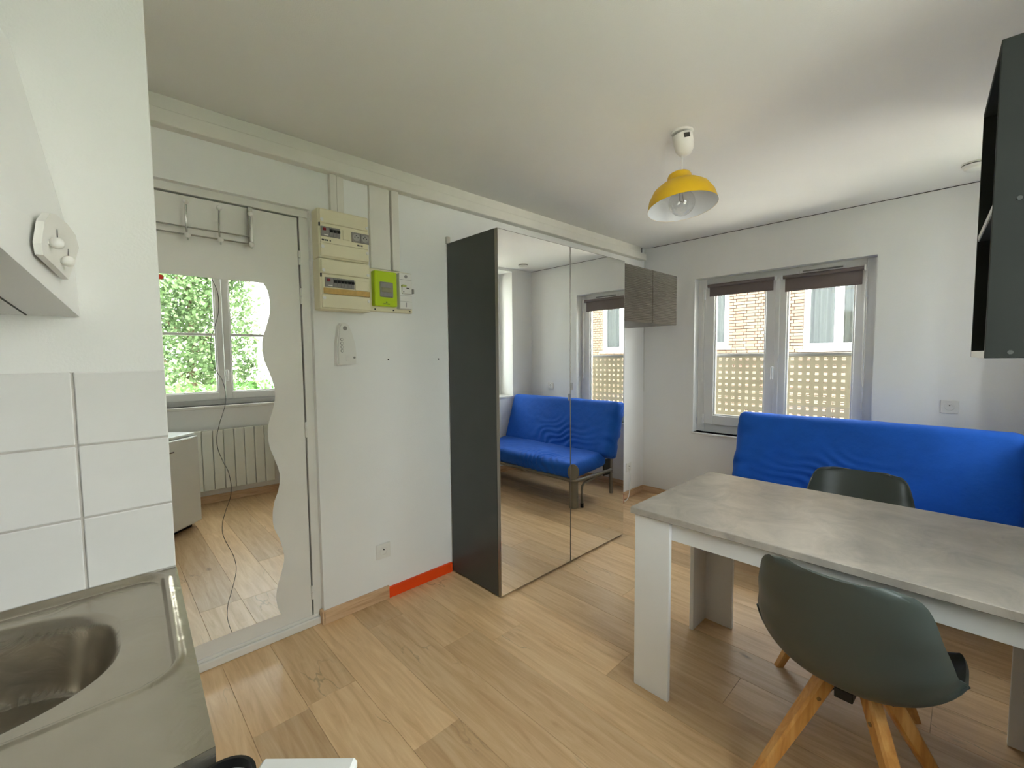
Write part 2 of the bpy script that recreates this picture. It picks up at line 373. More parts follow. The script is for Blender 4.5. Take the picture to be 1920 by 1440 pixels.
# ---------------------------------------------------------------- entrance door
YD = 2.315
d = thing('door_1', (.45, YD, 0), 'white painted entrance door carrying two wavy mirrors', 'door', kind='structure')
B().box(.145, .757, YD, YD+.04, .045, 2.072, .002).build('door_leaf', GLOSSW, d)
B().box(.764, .806, YD-.004, YD+.05, 0, 2.078, .002).build('frame_side', GLOSSW, d)
B().box(.116, .806, YD-.004, YD+.05, 2.079, 2.116, .002).build('frame_head', GLOSSW, d)
B().box(.116, .14, YD-.004, YD+.05, 0, 2.078, .002).build('frame_side', GLOSSW, d)
B().box(.14, .797, YD-.02, YD+.04, 0.0, .038, .004).box(.14, .79, YD-.008, YD+.04, .038, .052, .003).build('threshold', GLOSSW, d)
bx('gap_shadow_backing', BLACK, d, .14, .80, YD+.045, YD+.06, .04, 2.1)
for z0, z1 in ((1.843, 1.913), (1.652, 1.73), (.984, 1.063), (.14, .21)):
    zm = (z0+z1)/2
    h = B().cyl((.760, YD-.004, z0), (.760, YD-.004, zm-.001), .006, n=10).build('hinge', GLOSSW, d, smooth=True)
    B().cyl((.760, YD-.004, zm+.001), (.760, YD-.004, z1), .0066, n=10).build('knuckle', GLOSSW, h, smooth=True)

# wavy mirrors (two pieces whose waves nest)
def cr(pts, k=6):                       # smooth curve through the points
    out = []
    for i in range(len(pts)-1):
        p0, p1, p2, p3 = pts[max(i-1, 0)], pts[i], pts[i+1], pts[min(i+2, len(pts)-1)]
        for j in range(k):
            t = j/k
            out.append(tuple(.5*((2*b)+(-a+c)*t+(2*a-5*b+4*c-dd)*t*t+(-a+3*b-3*c+dd)*t**3) for a, b, c, dd in zip(p0, p1, p2, p3)))
    return out+[pts[-1]]
EDGE_R = [(0.593, 1.737), (0.61, 1.704), (0.618, 1.647), (0.615, 1.598), (0.598, 1.533), (0.583, 1.485), (0.577, 1.436), (0.583, 1.377), (0.601, 1.322), (0.616, 1.272), (0.623, 1.237), (0.624, 1.202), (0.611, 1.136), (0.592, 1.078), (0.585, 1.028), (0.59, 0.963), (0.608, 0.904), (0.624, 0.85), (0.63, 0.803), (0.62, 0.743), (0.6, 0.687), (0.591, 0.627), (0.594, 0.564), (0.618, 0.496), (0.634, 0.41), (0.622, 0.341), (0.6, 0.273), (0.591, 0.215), (0.596, 0.164), (0.609, 0.122)]
SEAM = [(0.391, 1.737), (0.409, 1.685), (0.413, 1.641), (0.409, 1.582), (0.392, 1.521), (0.379, 1.48), (0.374, 1.434), (0.378, 1.379), (0.393, 1.328), (0.411, 1.291), (0.421, 1.24), (0.421, 1.194), (0.412, 1.154), (0.392, 1.091), (0.38, 1.031), (0.383, 0.979), (0.4, 0.921), (0.417, 0.874), (0.425, 0.821), (0.425, 0.786), (0.418, 0.745), (0.398, 0.691), (0.384, 0.633), (0.388, 0.575), (0.421, 0.48), (0.429, 0.409), (0.41, 0.327), (0.391, 0.265), (0.385, 0.209), (0.391, 0.162), (0.401, 0.122)]
MG = 'wavy mirrors on the door'
def wavy(name, left, right, label):
    poly = [(x, YD-.0045, z) for x, z in left]+[(x, YD-.0045, z) for x, z in reversed(right)]
    b = B().prism(poly, (0, .004, 0)); return b.build(name, MIRROR, None, label=label, cat='mirror', group=MG)
LEFT = [(x-.22, z) for x, z in SEAM]
wm = wavy('wavy_mirror', cr([(max(x, .150), z) for x, z in LEFT], 1), cr([(x-.0012, z) for x, z in SEAM]), 'left wavy-edged frameless mirror on the door, beside the tiled wall')
wavy('wavy_mirror', cr([(x+.0012, z) for x, z in SEAM]), cr(EDGE_R), 'right wavy-edged frameless mirror on the door, nearest the hinges')

_c = cr(SEAM); B().prism([(x-.0011, YD-.003, z) for x, z in _c]+[(x+.0011, YD-.003, z) for x, z in reversed(_c)], (0, .0025, 0)).build('mirror_joint', INK, wm)

# coat rack
t = thing('coat_rack', (.35, 2.30, 1.9), 'chrome coat rack with white knobs hung over the door top', 'coat rack')
for z in (1.935, 1.904): B().cyl((.15, 2.283, z), (.54, 2.283, z), .0035, n=8).build('rail', CHROME, t, smooth=True)
for x in (.192, .307, .423, .541):
    h = B().tube([(x, 2.262, 2.028), (x, 2.276, 1.985), (x, 2.284, 1.94), (x, 2.276, 1.905), (x, 2.262, 1.893)], .0036, 8).build('hook', CHROME, t, smooth=True)
    B().ball((x, 2.258, 2.032), .0115).build('knob', WPLAS, h, smooth=True)
    B().ball((x, 2.258, 1.897), .0115).build('knob', WPLAS, h, smooth=True)
    B().cyl((x, 2.26, 1.886), (x, 2.26, 1.876), .003, n=6).build('tip', CHROME, h)
for x in (.16, .548): bx('strap', CHROME, t, x-.008, x+.008, 2.286, 2.3125, 1.895, 2.07, .001)

# ---------------------------------------------------------------- electrical boxes
def screw(x, y, z, p, r=.008): return B().cyl((x, y+.002, z), (x, y-.003, z), r, n=12).build('screw', WPLAS, p)
def fusebox(z0, z1, label, rows):
    X0, X1, YF = .812, 1.068, 2.19
    t = thing('fuse_box', ((X0+X1)/2, YL, z0), label, 'fuse box', 'fuse boxes by the door')
    B().box(X0, X1, YF+.006, YL, z0, z1, .005, 2).build('body', IVORY, t)
    h = z1-z0
    B().box(X0+.006, X1-.004, YF-.004, YF+.01, z0+h*.70, z1-.006, .003).build('upper_cover', IVORY, t)
    B().box(X0+.006, X1-.004, YF-.004, YF+.01, z0+.008, z0+h*.30, .003).build('lower_cover', IVORY, t)
    B().box(X0+.008, X1-.004, YF, YF+.01, z0+h*.305, z0+h*.695, .002).build('front_plate', IVORY, t)
    for x in (X0+.016, X1-.012):
        for z in (z0+h*.76, z0+h*.22): screw(x, YF-.004, z, t)
    bx('latch', BLACK, t, X0+.003, X0+.008, YF-.001, YF+.008, z0+h*.63, z0+h*.70)
    zc = z0+h*.5; rows(t, X0, X1, YF, zc); return t
def modules(t, x, yf, zc, n, first):
    wv = .0175
    if first:
        m = bx('main_breaker', MODG, t, x, x+.040, yf-.006, yf+.004, zc-.022, zc+.024, .001)
        bx('lever', RED, m, x+.008, x+.022, yf-.013, yf-.005, zc+.004, zc+.016, .001)
        bx('label_print', WPLAS, m, x+.014, x+.034, yf-.0068, yf-.0058, zc-.018, zc-.013)
        x += .0415
    for i in range(n):
        m = bx('breaker', MODG, t, x, x+wv-.0008, yf-.006, yf+.004, zc-.022, zc+.024, .001)
        bx('toggle', BLACK, m, x+.002, x+wv-.003, yf-.014, yf-.005, zc+.000, zc+.011, .001)
        bx('toggle_slot', INK, m, x+.0005, x+wv-.0015, yf-.0075, yf-.0055, zc+.007, zc+.015)
        x += wv
def rows_up(t, X0, X1, YF, zc):
    modules(t, X0+.010, YF, zc+.006, 3, True)
    bx('blank_cover', IVORY, t, X0+.118, X0+.152, YF-.004, YF+.002, zc-.018, zc+.03, .001)
    for k in range(2):
        xs = X0+.163+k*.046
        s = bx('socket', MODG, t, xs, xs+.0445, YF-.006, YF+.004, zc-.020, zc+.028, .001)
        B().cyl((xs+.022, YF-.004, zc+.004), (xs+.022, YF-.0075, zc+.004), .018, n=20).build('socket_well', mat('socket_well%d' % k, (168, 164, 160), .5), s)
        for dx, dz in ((-.008, 0), (.008, 0), (0, .009)): B().cyl((xs+.022+dx, YF-.007, zc+.004+dz), (xs+.022+dx, YF-.0085, zc+.004+dz), .0025, n=8).build('pin_hole', BLACK, s)
    for x in (X0+.014, X0+.030, X0+.038, X0+.052): bx('handwritten_label', INK, t, x, x+.006 if x > X0+.02 else x+.012, YF-.0008, YF+.001, zc-.037, zc-.030)
    for x in (X0+.192, X0+.203, X0+.213): bx('handwritten_label', INK, t, x, x+.007, YF-.0008, YF+.001, zc-.037, zc-.029)
def rows_lo(t, X0, X1, YF, zc):
    modules(t, X0+.022, YF, zc+.008, 6, True)
    bx('blank_cover', IVORY, t, X0+.174, X1-.016, YF-.004, YF+.002, zc-.018, zc+.03, .001)
    bx('label_strip', TAN, t, X0+.014, X1-.006, YF-.006, YF+.002, zc-.047, zc-.020, .001)
fusebox(1.871, 2.108, 'upper ivory fuse box with two small round sockets', rows_up)
fusebox(1.622, 1.8695, 'lower ivory fuse box with a brown label strip', rows_lo)

t = thing('electric_meter_board', (1.22, YL, 1.636), 'ivory board holding the green meter and white main breaker', 'meter board')
bx('board', IVORY, t, 1.072, 1.350, 2.247, YL, 1.636, 1.864, .004)
for x in (1.115, 1.225, 1.328): bx('slot', BLACK, t, x, x+.008, 2.245, 2.249, 1.643, 1.650)
t = thing('electric_meter', (1.165, 2.247, 1.66), 'lime green electricity meter with a small grey display', 'electric meter')
bx('case', GREEN, t, 1.100, 1.232, 2.205, 2.247, 1.662, 1.848, .004)
f2 = bx('display_frame', MODG, t, 1.128, 1.206, 2.200, 2.207, 1.709, 1.791, .004)
bx('display', SCREEN, f2, 1.137, 1.197, 2.1985, 2.202, 1.736, 1.760, .001)
bx('print_line', INK, t, 1.148, 1.186, 2.2043, 2.206, 1.672, 1.6755)
B().cyl((1.167, 2.206, 1.683), (1.167, 2.2043, 1.683), .004, n=10).build('print_mark', INK, t)
t = thing('main_breaker', (1.287, 2.247, 1.655), 'tall white main breaker right of the green meter', 'breaker')
bx('case', WPLAS, t, 1.248, 1.324, 2.205, 2.247, 1.655, 1.853, .003)
for z in (1.816, 1.728, 1.695): bx('seam', INK, t, 1.249, 1.323, 2.2045, 2.206, z, z+.001)
B().cyl((1.287, 2.206, 1.834), (1.287, 2.203, 1.834), .009, n=12).build('screw', MODG, t)
bx('control_block', WPLAS, t, 1.258, 1.318, 2.192, 2.207, 1.737, 1.778, .003)
bx('reset_lever', mat('pale_green_lever', (190, 196, 110), .5), t, 1.256, 1.282, 2.188, 2.206, 1.774, 1.786, .002)
bx('rating_plate', INK, t, 1.282, 1.300, 2.1912, 2.193, 1.766, 1.771)
bx('test_button', INK, t, 1.262, 1.268, 2.190, 2.194, 1.744, 1.750, .001)
bx('side_lever', MODG, t, 1.322, 1.334, 2.196, 2.222, 1.742, 1.768, .002)
bx('print_mark', INK, t, 1.286, 1.2885, 2.2043, 2.206, 1.665, 1.690)

# intercom
t = thing('intercom_handset', (.955, YL, 1.345), 'white wall intercom handset with four small buttons', 'intercom')
poly = [(.902, 1.345), (1.004, 1.350), (1.007, 1.40), (1.003, 1.452), (.985, 1.52), (.967, 1.557), (.950, 1.566), (.928, 1.562), (.918, 1.545), (.905, 1.46)]
B().prism([(x, 2.248, z) for x, z in poly], (0, .032, 0)).build('base', WPLAS, t)
poly2 = [(.909, 1.352), (.978, 1.354), (.984, 1.42), (.977, 1.49), (.962, 1.548), (.950, 1.560), (.930, 1.556), (.921, 1.54), (.911, 1.46)]
B().prism([(x, 2.238, z) for x, z in poly2], (0, .012, 0)).build('handset', WPLAS, t)
B().cyl((.946, 2.239, 1.536), (.946, 2.2365, 1.536), .011, n=20).build('speaker', MODG, t)
for k in range(4): B().cyl((.927, 2.239, 1.478-.0195*k), (.927, 2.2345, 1.478-.0195*k), .0062, n=14).build('button', MODG if k % 1 else WPLAS, t, smooth=True)
for k in range(4): B().lathe([(.0062, 0), (.0076, 0), (.0076, .0012), (.0062, .0012)], 14, Matrix.Translation((.927, 2.2375, 1.478-.0195*k))@Matrix.Rotation(pi/2, 4, 'X')).build('button_ring', INK, t)
bx('rocker_switch', WPLAS, t, .945, .962, 2.232, 2.239, 1.368, 1.398, .002)
B().cyl((.995, 2.249, 1.385), (.995, 2.244, 1.385), .0055, n=12).build('light', MODG, t)

# sockets
def socket(x, z, label, half=.043):
    t = thing('wall_socket', (x, YL, z-half), label, 'socket', 'wall sockets')
    bx('plate', WPLAS, t, x-half, x+half, YL-.010, YL, z-half, z+half, .003)
    B().lathe([(.0235, 0), (.022, .003), (.0195, .0035), (.0185, -.004), (0, -.004)], 28, Matrix.Translation((x, YL-.0095, z))@Matrix.Rotation(pi/2, 4, 'X')).build('socket_well', WPLAS, t, smooth=True)
    for dx, dz in ((-.0095, 0), (.0095, 0)): B().cyl((x+dx, YL-.005, z+dz), (x+dx, YL-.0085, z+dz), .0046, n=10).build('pin_hole', BLACK, t)
    B().cyl((x, YL-.006, z+.010), (x, YL-.016, z+.010), .0036, n=8).build('earth_pin', INK, t)
    return t
s0 = socket(1.141, .285, 'white wall socket low down between door and wardrobe')
s1 = copy_tree(s0); s1.location = (3.725, YL, .255); tag(s1, 'white wall socket near the far corner, low beside the wardrobe')
s2_ = copy_tree(s0); s2_.location = (XF, .09, .987); s2_.rotation_euler = (0, 0, -pi/2); tag(s2_, 'white wall socket above the blue sofa bed')
for x in (1.207, 1.545): B().cyl((x, YL+.001, 1.372), (x, YL-.0015, 1.372), .0045, n=8).build('drill_hole', BLACK, None, label='small dark drill hole in the wall, '+('below the green meter' if x < 1.4 else 'beside the wardrobe'), cat='hole')

# ---------------------------------------------------------------- mirrored wardrobe
t = thing('wardrobe', (2.25, 2.05, 0), 'anthracite wardrobe with two tall mirror doors', 'wardrobe')
WX0, WX1, WH = 1.617, 2.886, 2.083
bx('side_panel', ANTH, t, WX0, WX0+.018, 1.829, 2.268, .008, WH, .001)
bx('side_panel', ANTH, t, WX1-.018, WX1, 1.829, 2.268, .008, WH, .001)
bx('top_panel', ANTH, t, WX0+.018, WX1-.018, 1.829, 2.268, WH-.018, WH, .001)
bx('bottom_panel', ANTH, t, WX0+.018, WX1-.018, 1.829, 2.268, .03, .048)
bx('back_panel', ANTH, t, WX0+.018, WX1-.018, 2.262, 2.268, .03, WH-.018)
bx('plinth', ANTH, t, WX0+.018, WX1-.018, 1.86, 1.876, 0, .03)
for x in (WX0+.012, WX1-.012):
    for y in (1.85, 2.25): B().cyl((x, y, 0), (x, y, .009), .006, n=8).build('glide', WPLAS, t)
for k, (xa, xb) in enumerate(((WX0, 2.2405), (2.2445, WX1))):
    D = bx('mirror_door', ALU, t, xa, xb, 1.806, 1.827, .012, WH-.001, .001)
    bx('mirror_glass', MIRROR, D, xa+.003, xb-.003, 1.803, 1.8065, .016, WH-.005)
    z = 1.185 if k else 1.115
    xx = 2.2405 if k == 0 else 2.2445
    bx('handle', CHROME, D, xx-.018 if k == 0 else xx, xx if k == 0 else xx+.018, 1.798, 1.804, z-.022, z+.022, .001)
bx('wall_bracket', CHROME, t, 1.612, 1.638, 2.262, 2.2795, 2.083, 2.125, .001)

# ribbed wall cabinet right of the wardrobe
t = thing('wall_cabinet', (3.305, 2.04, 1.64), 'ribbed grey two-door wall cabinet right of the wardrobe', 'wall cabinet')
bx('carcass', RIB, t, 2.892, 3.722, 1.83, 2.279, 1.645, 2.066, .001)
for xa, xb in ((2.890, 3.297), (3.305, 3.724)):
    D = bx('cabinet_door', RIB, t, xa, xb, 1.808, 1.827, 1.643, 2.068, .001)
    b = B()
    n = 32
    for i in range(n):
        z = 1.648+i*(.415/n); b.prism([(xa+.003, 1.809, z), (xa+.003, 1.8035, z+.0045), (xa+.003, 1.8035, z+.0085), (xa+.003, 1.809, z+.0125)], (xb-xa-.006, 0, 0))
    tag(b.build('ribs', RIB, D), kind='stuff')

# cable in the corner, red strip and cable on the floor
B().tube([(3.988, 2.268, HC-.02), (3.987, 2.266, 2.1), (3.988, 2.267, 1.6), (3.987, 2.266, 1.02)], .0035, 8).build('corner_cable', WIRE, None, smooth=True, label='thin grey cable hanging down the far corner', cat='cable')
bx('power_strip', RED, None, 3.44, 3.53, 2.20, 2.235, 0, .095, .004, label='dark red power strip on the floor beside the wardrobe', cat='power strip')

B().tube(cr([(3.715, 2.262, .29), (3.70, 2.24, .20), (3.66, 2.225, .06), (3.60, 2.22, .008), (3.55, 2.225, .02), (3.525, 2.225, .05)], 5), .004, 8).build('power_cable', WIRE, None, smooth=True, label='white cable from the corner socket to the red power strip', cat='cable')
# ---------------------------------------------------------------- far window
def sash(parent, P, y0, y1, z0, z1, x, wdt=.062, bottom=.06, th=.05, handle=None):
    """sash in a wall plane given by P(a, depth, z): a runs along the wall, depth grows outwards"""
    def pbox(b, a0, a1, d0, d1, q0, q1, bev=.004):
        c = B().box(a0, a1, d0, d1, q0, q1, bev).xf(P); me = bpy.data.meshes.new('t'); c.bm.to_mesh(me); c.bm.free(); b.bm.from_mesh(me); bpy.data.meshes.remove(me)
    b = B()
    pbox(b, y0, y0+wdt, x, x+th, z0, z1); pbox(b, y1-wdt, y1, x, x+th, z0, z1)
    pbox(b, y0+wdt-.002, y1-wdt+.002, x, x+th, z0, z0+bottom+.01); pbox(b, y0+wdt-.002, y1-wdt+.002, x, x+th, z1-wdt, z1)
    s = b.build('sash', PVC, parent)
    b2 = B()
    bd = .012
    pbox(b2, y0+wdt-.001, y0+wdt+bd, x+.012, x+th-.01, z0+bottom, z1-wdt, .002); pbox(b2, y1-wdt-bd, y1-wdt+.001, x+.012, x+th-.01, z0+bottom, z1-wdt, .002)
    pbox(b2, y0+wdt, y1-wdt, x+.012, x+th-.01, z0+bottom+.009, z0+bottom+.009+bd, .002)
    b2.build('glazing_bead', PVC, s)
    b3 = B(); pbox(b3, y0+wdt-.002, y1-wdt+.002, x+.024, x+.028, z0+bottom, z1-wdt+.002, 0); b3.build('pane', GLASS, s)
    if handle:
        b4 = B(); pbox(b4, handle-.014, handle+.014, x-.010, x+.001, 1.215, 1.285, .004); hp = b4.build('handle_plate', PVC, s)
        b5 = B(); pbox(b5, handle-.009, handle+.009, x-.045, x-.009, 1.262, 1.280, .004); pbox(b5, handle-.010, handle+.010, x-.048, x-.030, 1.17, 1.282, .006); b5.build('handle', PVC, s)
    return s
PFAR = Matrix(((0, 1, 0, XF), (1, 0, 0, 0), (0, 0, 1, 0), (0, 0, 0, 1)))      # (a, depth, z) -> world
w1 = thing('window_1', (XF+.1, 1.127, .672), 'white two-sash window in the far wall with mauve blinds', 'window', kind='structure')
FX = XF+.095
b = B().box(FX, FX+.06, .483, .553, .672, 2.071, .003).box(FX, FX+.06, 1.70, 1.77, .672, 2.071, .003).box(FX, FX+.06, .553, 1.70, 1.995, 2.071, .003).box(FX, FX+.06, .553, 1.70, .672, .755, .003)
b.build('frame', PVC, w1)
sash(w1, PFAR, 1.118, 1.706, .745, 2.0, .075, .085, .075, .05, handle=1.135)
sash(w1, PFAR, .548, 1.112, .745, 2.0, .075, .062, .075, .05)
bx('sill', GLOSSW, w1, XF-.018, FX, .478, 1.782, .655, .672, .003)
bx('meeting_post', PVC, w1, FX-.032, FX-.018, 1.098, 1.132, .75, 2.0, .004)
v = bx('air_vent', PVC, w1, FX-.012, FX+.002, .672, .972, 2.018, 2.045, .004)
bx('vent_slot', RAIL, v, FX-.0135, FX-.011, .69, .95, 2.026, 2.037)
for z in (.79, 1.93): bx('hinge', PVC, w1, FX-.034, FX-.002, 1.702, 1.716, z-.045, z+.045, .003)
def blind(name, y0, y1, zt, zb, label, yc):
    t = thing(name, (FX-.05, (y0+y1)/2, zt), label, 'roller blind', 'roller blinds on the far window')
    B().cyl((FX-.045, y0, zt-.012), (FX-.045, y1, zt-.012), .014, n=18).build('roller_tube', BLIND, t, smooth=True)
    bx('fabric', BLIND, t, FX-.034, FX-.032, y0+.012, y1-.012, zb, zt-.01)
    bx('bottom_bar', BLIND, t, FX-.037, FX-.029, y0+.012, y1-.012, zb-.012, zb+.002, .002)
    for y in (y0-.012, y1): bx('bracket', PVC, t, FX-.062, FX-.021, y, y+.012, zt-.032, zt+.008, .003)
    B().tube([(FX-.052, yc, zt-.02), (FX-.050, yc+.004, zt-.3), (FX-.050, yc+.002, 1.15), (FX-.05, yc-.004, 1.13), (FX-.046, yc-.008, 1.15), (FX-.046, yc-.008, zt-.3), (FX-.046, yc-.004, zt-.02)], .0022, 6).build('pull_chain', WPLAS, t, smooth=True)
blind('roller_blind', 1.135, 1.672, 2.012, 1.918, 'shorter mauve-grey roller blind on the left sash of the far window', 1.715)
blind('roller_blind', .560, 1.075, 2.010, 1.894, 'mauve-grey roller blind on the right sash of the far window', .548)

# perforated screen outside the far window
t = thing('perforated_screen', (4.26, 1.13, .55), 'pale privacy screen with rows of square holes outside the far window', 'screen')
b = B(); SP, HO = .0585, .026
ny, nz = 26, 14; ys, zs = [.30], [.52]
y = .33
while y < 1.95: ys += [y, y+HO]; y += SP
ys.append(ys[-1]+.02)
z = 1.352-.0585*13-HO
while z < 1.352-HO+.001: zs += [z, z+HO]; z += SP
zs.append(1.368)
V = {}
def gv(i, j, k):
    if (i, j, k) not in V: V[i, j, k] = b.bm.verts.new((4.255+.003*k, ys[i], zs[j]))
    return V[i, j, k]
solid = lambda i, j: 0 <= i < len(ys)-1 and 0 <= j < len(zs)-1 and not (i % 2 == 1 and j % 2 == 1)
for i in range(len(ys)-1):
    for j in range(len(zs)-1):
        if not solid(i, j): continue
        b.bm.faces.new([gv(i, j, 0), gv(i, j+1, 0), gv(i+1, j+1, 0), gv(i+1, j, 0)]); b.bm.faces.new([gv(i, j, 1), gv(i+1, j, 1), gv(i+1, j+1, 1), gv(i, j+1, 1)])
        for di, dj, e in ((-1, 0, ((i, j), (i, j+1))), (1, 0, ((i+1, j+1), (i+1, j))), (0, -1, ((i+1, j), (i, j))), (0, 1, ((i, j+1), (i+1, j+1)))):
            if not solid(i+di, j+dj):
                (a, c), (p, q) = e; b.bm.faces.new([gv(a, c, 0), gv(a, c, 1), gv(p, q, 1), gv(p, q, 0)])
b.build('perforated_panel', SCREENP, t)
bx('top_rail', RAIL, t, 4.245, 4.275, .28, 2.0, 1.366, 1.392, .003)
for y in (.29, 1.96): bx('post', RAIL, t, 4.262, 4.29, y, y+.03, -.6, 1.366, .003)

# ---------------------------------------------------------------- windows of the right wall
PWR = WR_M @ Matrix(((1, 0, 0, 0), (0, -1, 0, 0), (0, 0, 1, 0), (0, 0, 0, 1)))
def wbox(name, m, parent, a0, a1, d0, d1, z0, z1, bev=0.): return B().box(a0, a1, d0, d1, z0, z1, bev).xf(PWR).build(name, m, parent)
w2 = thing('window_2', wr(.93, -.1, AZ0), 'white casement window with a glazing bar, reflected in the door mirrors', 'window', kind='structure')
for n_, a in (('frame', (A0, A0+.06, .085, .145, AZ0, AZ1)), ('frame', (A1-.06, A1, .085, .145, AZ0, AZ1)), ('frame', (A0+.06, A1-.06, .085, .145, AZ1-.06, AZ1)), ('frame', (A0+.06, A1-.06, .085, .145, AZ0, AZ0+.06))): wbox(n_, PVC, w2, *a, .003)
for a0, a1, h in ((A0+.055, .928, None), (.932, A1-.055, .945)):
    s = sash(w2, PWR, a0, a1, AZ0+.05, AZ1-.055, .065, .055, .06, .05, handle=h)
    wbox('glazing_bar', PVC, s, a0+.05, a1-.05, .078, .104, 1.612, 1.638, .003)
wbox('sill', GLOSSW, w2, A0-.03, A1+.03, -.03, .085, AZ0-.03, AZ0+.0, .004)
w3 = thing('window_3', wr(3.14, -.25, BZ0), 'bright deep-set window reflected at the left edge of the wardrobe mirror', 'window', kind='structure')
for a in ((B0, B0+.06, .24, .3, BZ0, BZ1), (B1-.06, B1, .24, .3, BZ0, BZ1), (B0+.06, B1-.06, .24, .3, BZ1-.06, BZ1), (B0+.06, B1-.06, .24, .3, BZ0, BZ0+.06)): wbox('frame', PVC, w3, *a, .003)
for a0, a1 in ((B0+.055, (B0+B1)/2-.002), ((B0+B1)/2+.002, B1-.055)): sash(w3, PWR, a0, a1, BZ0+.05, BZ1-.055, .225, .055, .06, .05)
wbox('sill', GLOSSW, w3, B0-.02, B1+.01, -.015, .24, BZ0-.02, BZ0+.004, .003)
# red sticker on the pane
c_ = PWR @ Vector((.475, .086, 2.14)); B().cyl(c_, c_+Vector((.0, .002, 0)), .022, n=20).build('window_sticker', REDB, None, label='small red sticker on the window pane in the door mirror', cat='sticker')

# radiator
t = thing('radiator', wr(.82, .05, .14), 'cream panel radiator of upright slats, seen in the door mirror', 'radiator')
wloc = lambda name, m, parent, a0, a1, t0, t1, z0, z1, bev=0.: wbox(name, m, parent, a0, a1, -t1, -t0, z0, z1, bev)
wloc('back_panel', RADW, t, .37, 1.30, .045, .062, .145, .71, .003)
for k in range(11):
    a1 = 1.302-.0865*k; wloc('slat', RADW, t, a1-.0825, a1, .062, .092, .14, .715, .004)
for a in (.45, 1.2): wloc('bracket', RADW, t, a, a+.03, .001, .046, .3, .6)

# ---------------------------------------------------------------- pendant lamp
LX, LY = 2.06, .984
t = thing('pendant_lamp', (LX, LY, HC), 'yellow enamel pendant lamp with a large clear bulb', 'pendant lamp')
T = Matrix.Translation
B().lathe([(0, HC), (.050, HC), (.050, HC-.006), (.046, HC-.010), (0, HC-.010)], 28, T((LX, LY, 0))).build('ceiling_plate', WPLAS, t, smooth=True)
tilt = T((LX, LY, HC-.010)) @ Matrix.Rotation(radians(-9), 4, 'Y') @ Matrix.Rotation(radians(-6), 4, 'X')
B().lathe([(.043, -.004), (.045, -.008), (.045, -.040), (.040, -.075), (.026, -.096), (.010, -.101), (0, -.101)], 28, tilt).build('ceiling_cup', WPLAS, t, smooth=True)
B().box(-.045, -.0445, -.014, .014, -.034, -.014).xf(tilt @ Matrix.Rotation(radians(48), 4, 'Z')).build('rating_label', INK, t)
B().tube([(LX, LY, HC-.10), (LX+.001, LY-.002, HC-.15), (LX+.002, LY-.003, 2.245)], .0028, 8).build('cord', WPLAS, t, smooth=True)
v_ = Vector((LX, LY, 0)).normalized(); side = Vector((v_.y, -v_.x, 0))       # to the viewer's right
ax = (Vector((0, 0, 1)) - .10*side*1.0 + .10*v_).normalized()
q = ax.to_track_quat('Z', 'Y').to_matrix().to_4x4()
SM = T((LX+.003, LY-.004, 2.083)) @ q
prof = [(.158, 0), (.157, .006), (.148, .045), (.126, .083), (.095, .107), (.062, .121), (.056, .126), (.054, .150), (.049, .160), (.012, .163), (.006, .164)]
sh = B().lathe(prof, 48, SM).build('shade', YEL, t, smooth=True, ang=60)
B().lathe([(.1575, .0005), (.154, .006), (.145, .043), (.123, .080), (.093, .103), (.060, .117), (.02, .119)], 48, SM).build('shade_lining', LAMPIN, sh, smooth=True, ang=60)
B().lathe([(.020, .12), (.020, .075), (.017, .07), (.0, .07)], 20, SM).build('lamp_holder', WPLAS, t, smooth=True)
B().ball((0, 0, 0), .060, 28).xf(SM @ T((0, 0, .022))).build('bulb', BULB, t, smooth=True)
B().tube([SM@Vector(p) for p in ((.01, 0, .07), (.012, .0, .03), (0, .006, .022), (-.012, 0, .03), (-.01, 0, .07))], .0012, 6).build('filament_support', CHROME, t, smooth=True)

# smoke detector
t = thing('smoke_detector', (3.60, .03, HC), 'white round smoke detector on the ceiling by the far corner', 'smoke detector')
B().lathe([(.055, 0), (.055, -.014), (.05, -.020), (.045, -.022), (.043, -.032), (.036, -.038), (0, -.039)], 32, T((3.60, .03, HC))).build('housing', WPLAS, t, smooth=True)
B().lathe([(.055, -.009), (.0555, -.0105), (.0555, -.012), (.055, -.0135)], 32, T((3.60, .03, HC))).build('vent_ring', INK, t)

# open dark wall cabinet on the right wall
t = thing('open_wall_cabinet', wr(1.8, .17, 1.36), 'dark open-fronted wall cabinet cut by the right edge', 'wall cabinet')
CA0, CA1, CT0, CT1, CZ0, CZ1 = 1.581, 2.02, .003, .3415, 1.366, 2.103
bxr = lambda name, m, a0, a1, t0, t1, z0, z1, bev=.001: wloc(name, m, t, a0, a1, t0, t1, z0, z1, bev)
sp = bxr('side_panel', DARKCAB, CA0, CA0+.016, CT0, CT1, CZ0, CZ1); bxr('side_panel', DARKCAB, CA1-.016, CA1, CT0, CT1, CZ0, CZ1)
bxr('top_panel', DARKCAB, CA0+.016, CA1-.016, CT0, CT1, CZ1-.016, CZ1); bxr('bottom_panel', DARKCAB, CA0+.016, CA1-.016, CT0, CT1-.002, CZ0, CZ0+.016)
bxr('bottom_edge', LAM, CA0+.016, CA1-.016, CT1-.002, CT1, CZ0, CZ0+.018, 0)
bxr('shelf', CABIN, CA0+.016, CA1-.016, CT0, CT1-.004, 1.719, 1.735); bxr('shelf_edge', LAM, CA0+.016, CA1-.016, CT1-.004, CT1-.001, 1.719, 1.735, 0)
bxr('back_panel', CABIN, CA0+.016, CA1-.016, CT0, CT0+.006, CZ0+.016, CZ1-.016)
for z in (1.38, 1.735): B().cyl(wr(CA0+.001, .30, z), wr(CA0-.0015, .30, z), .005, n=10).build('screw_cap', ANTH, t)

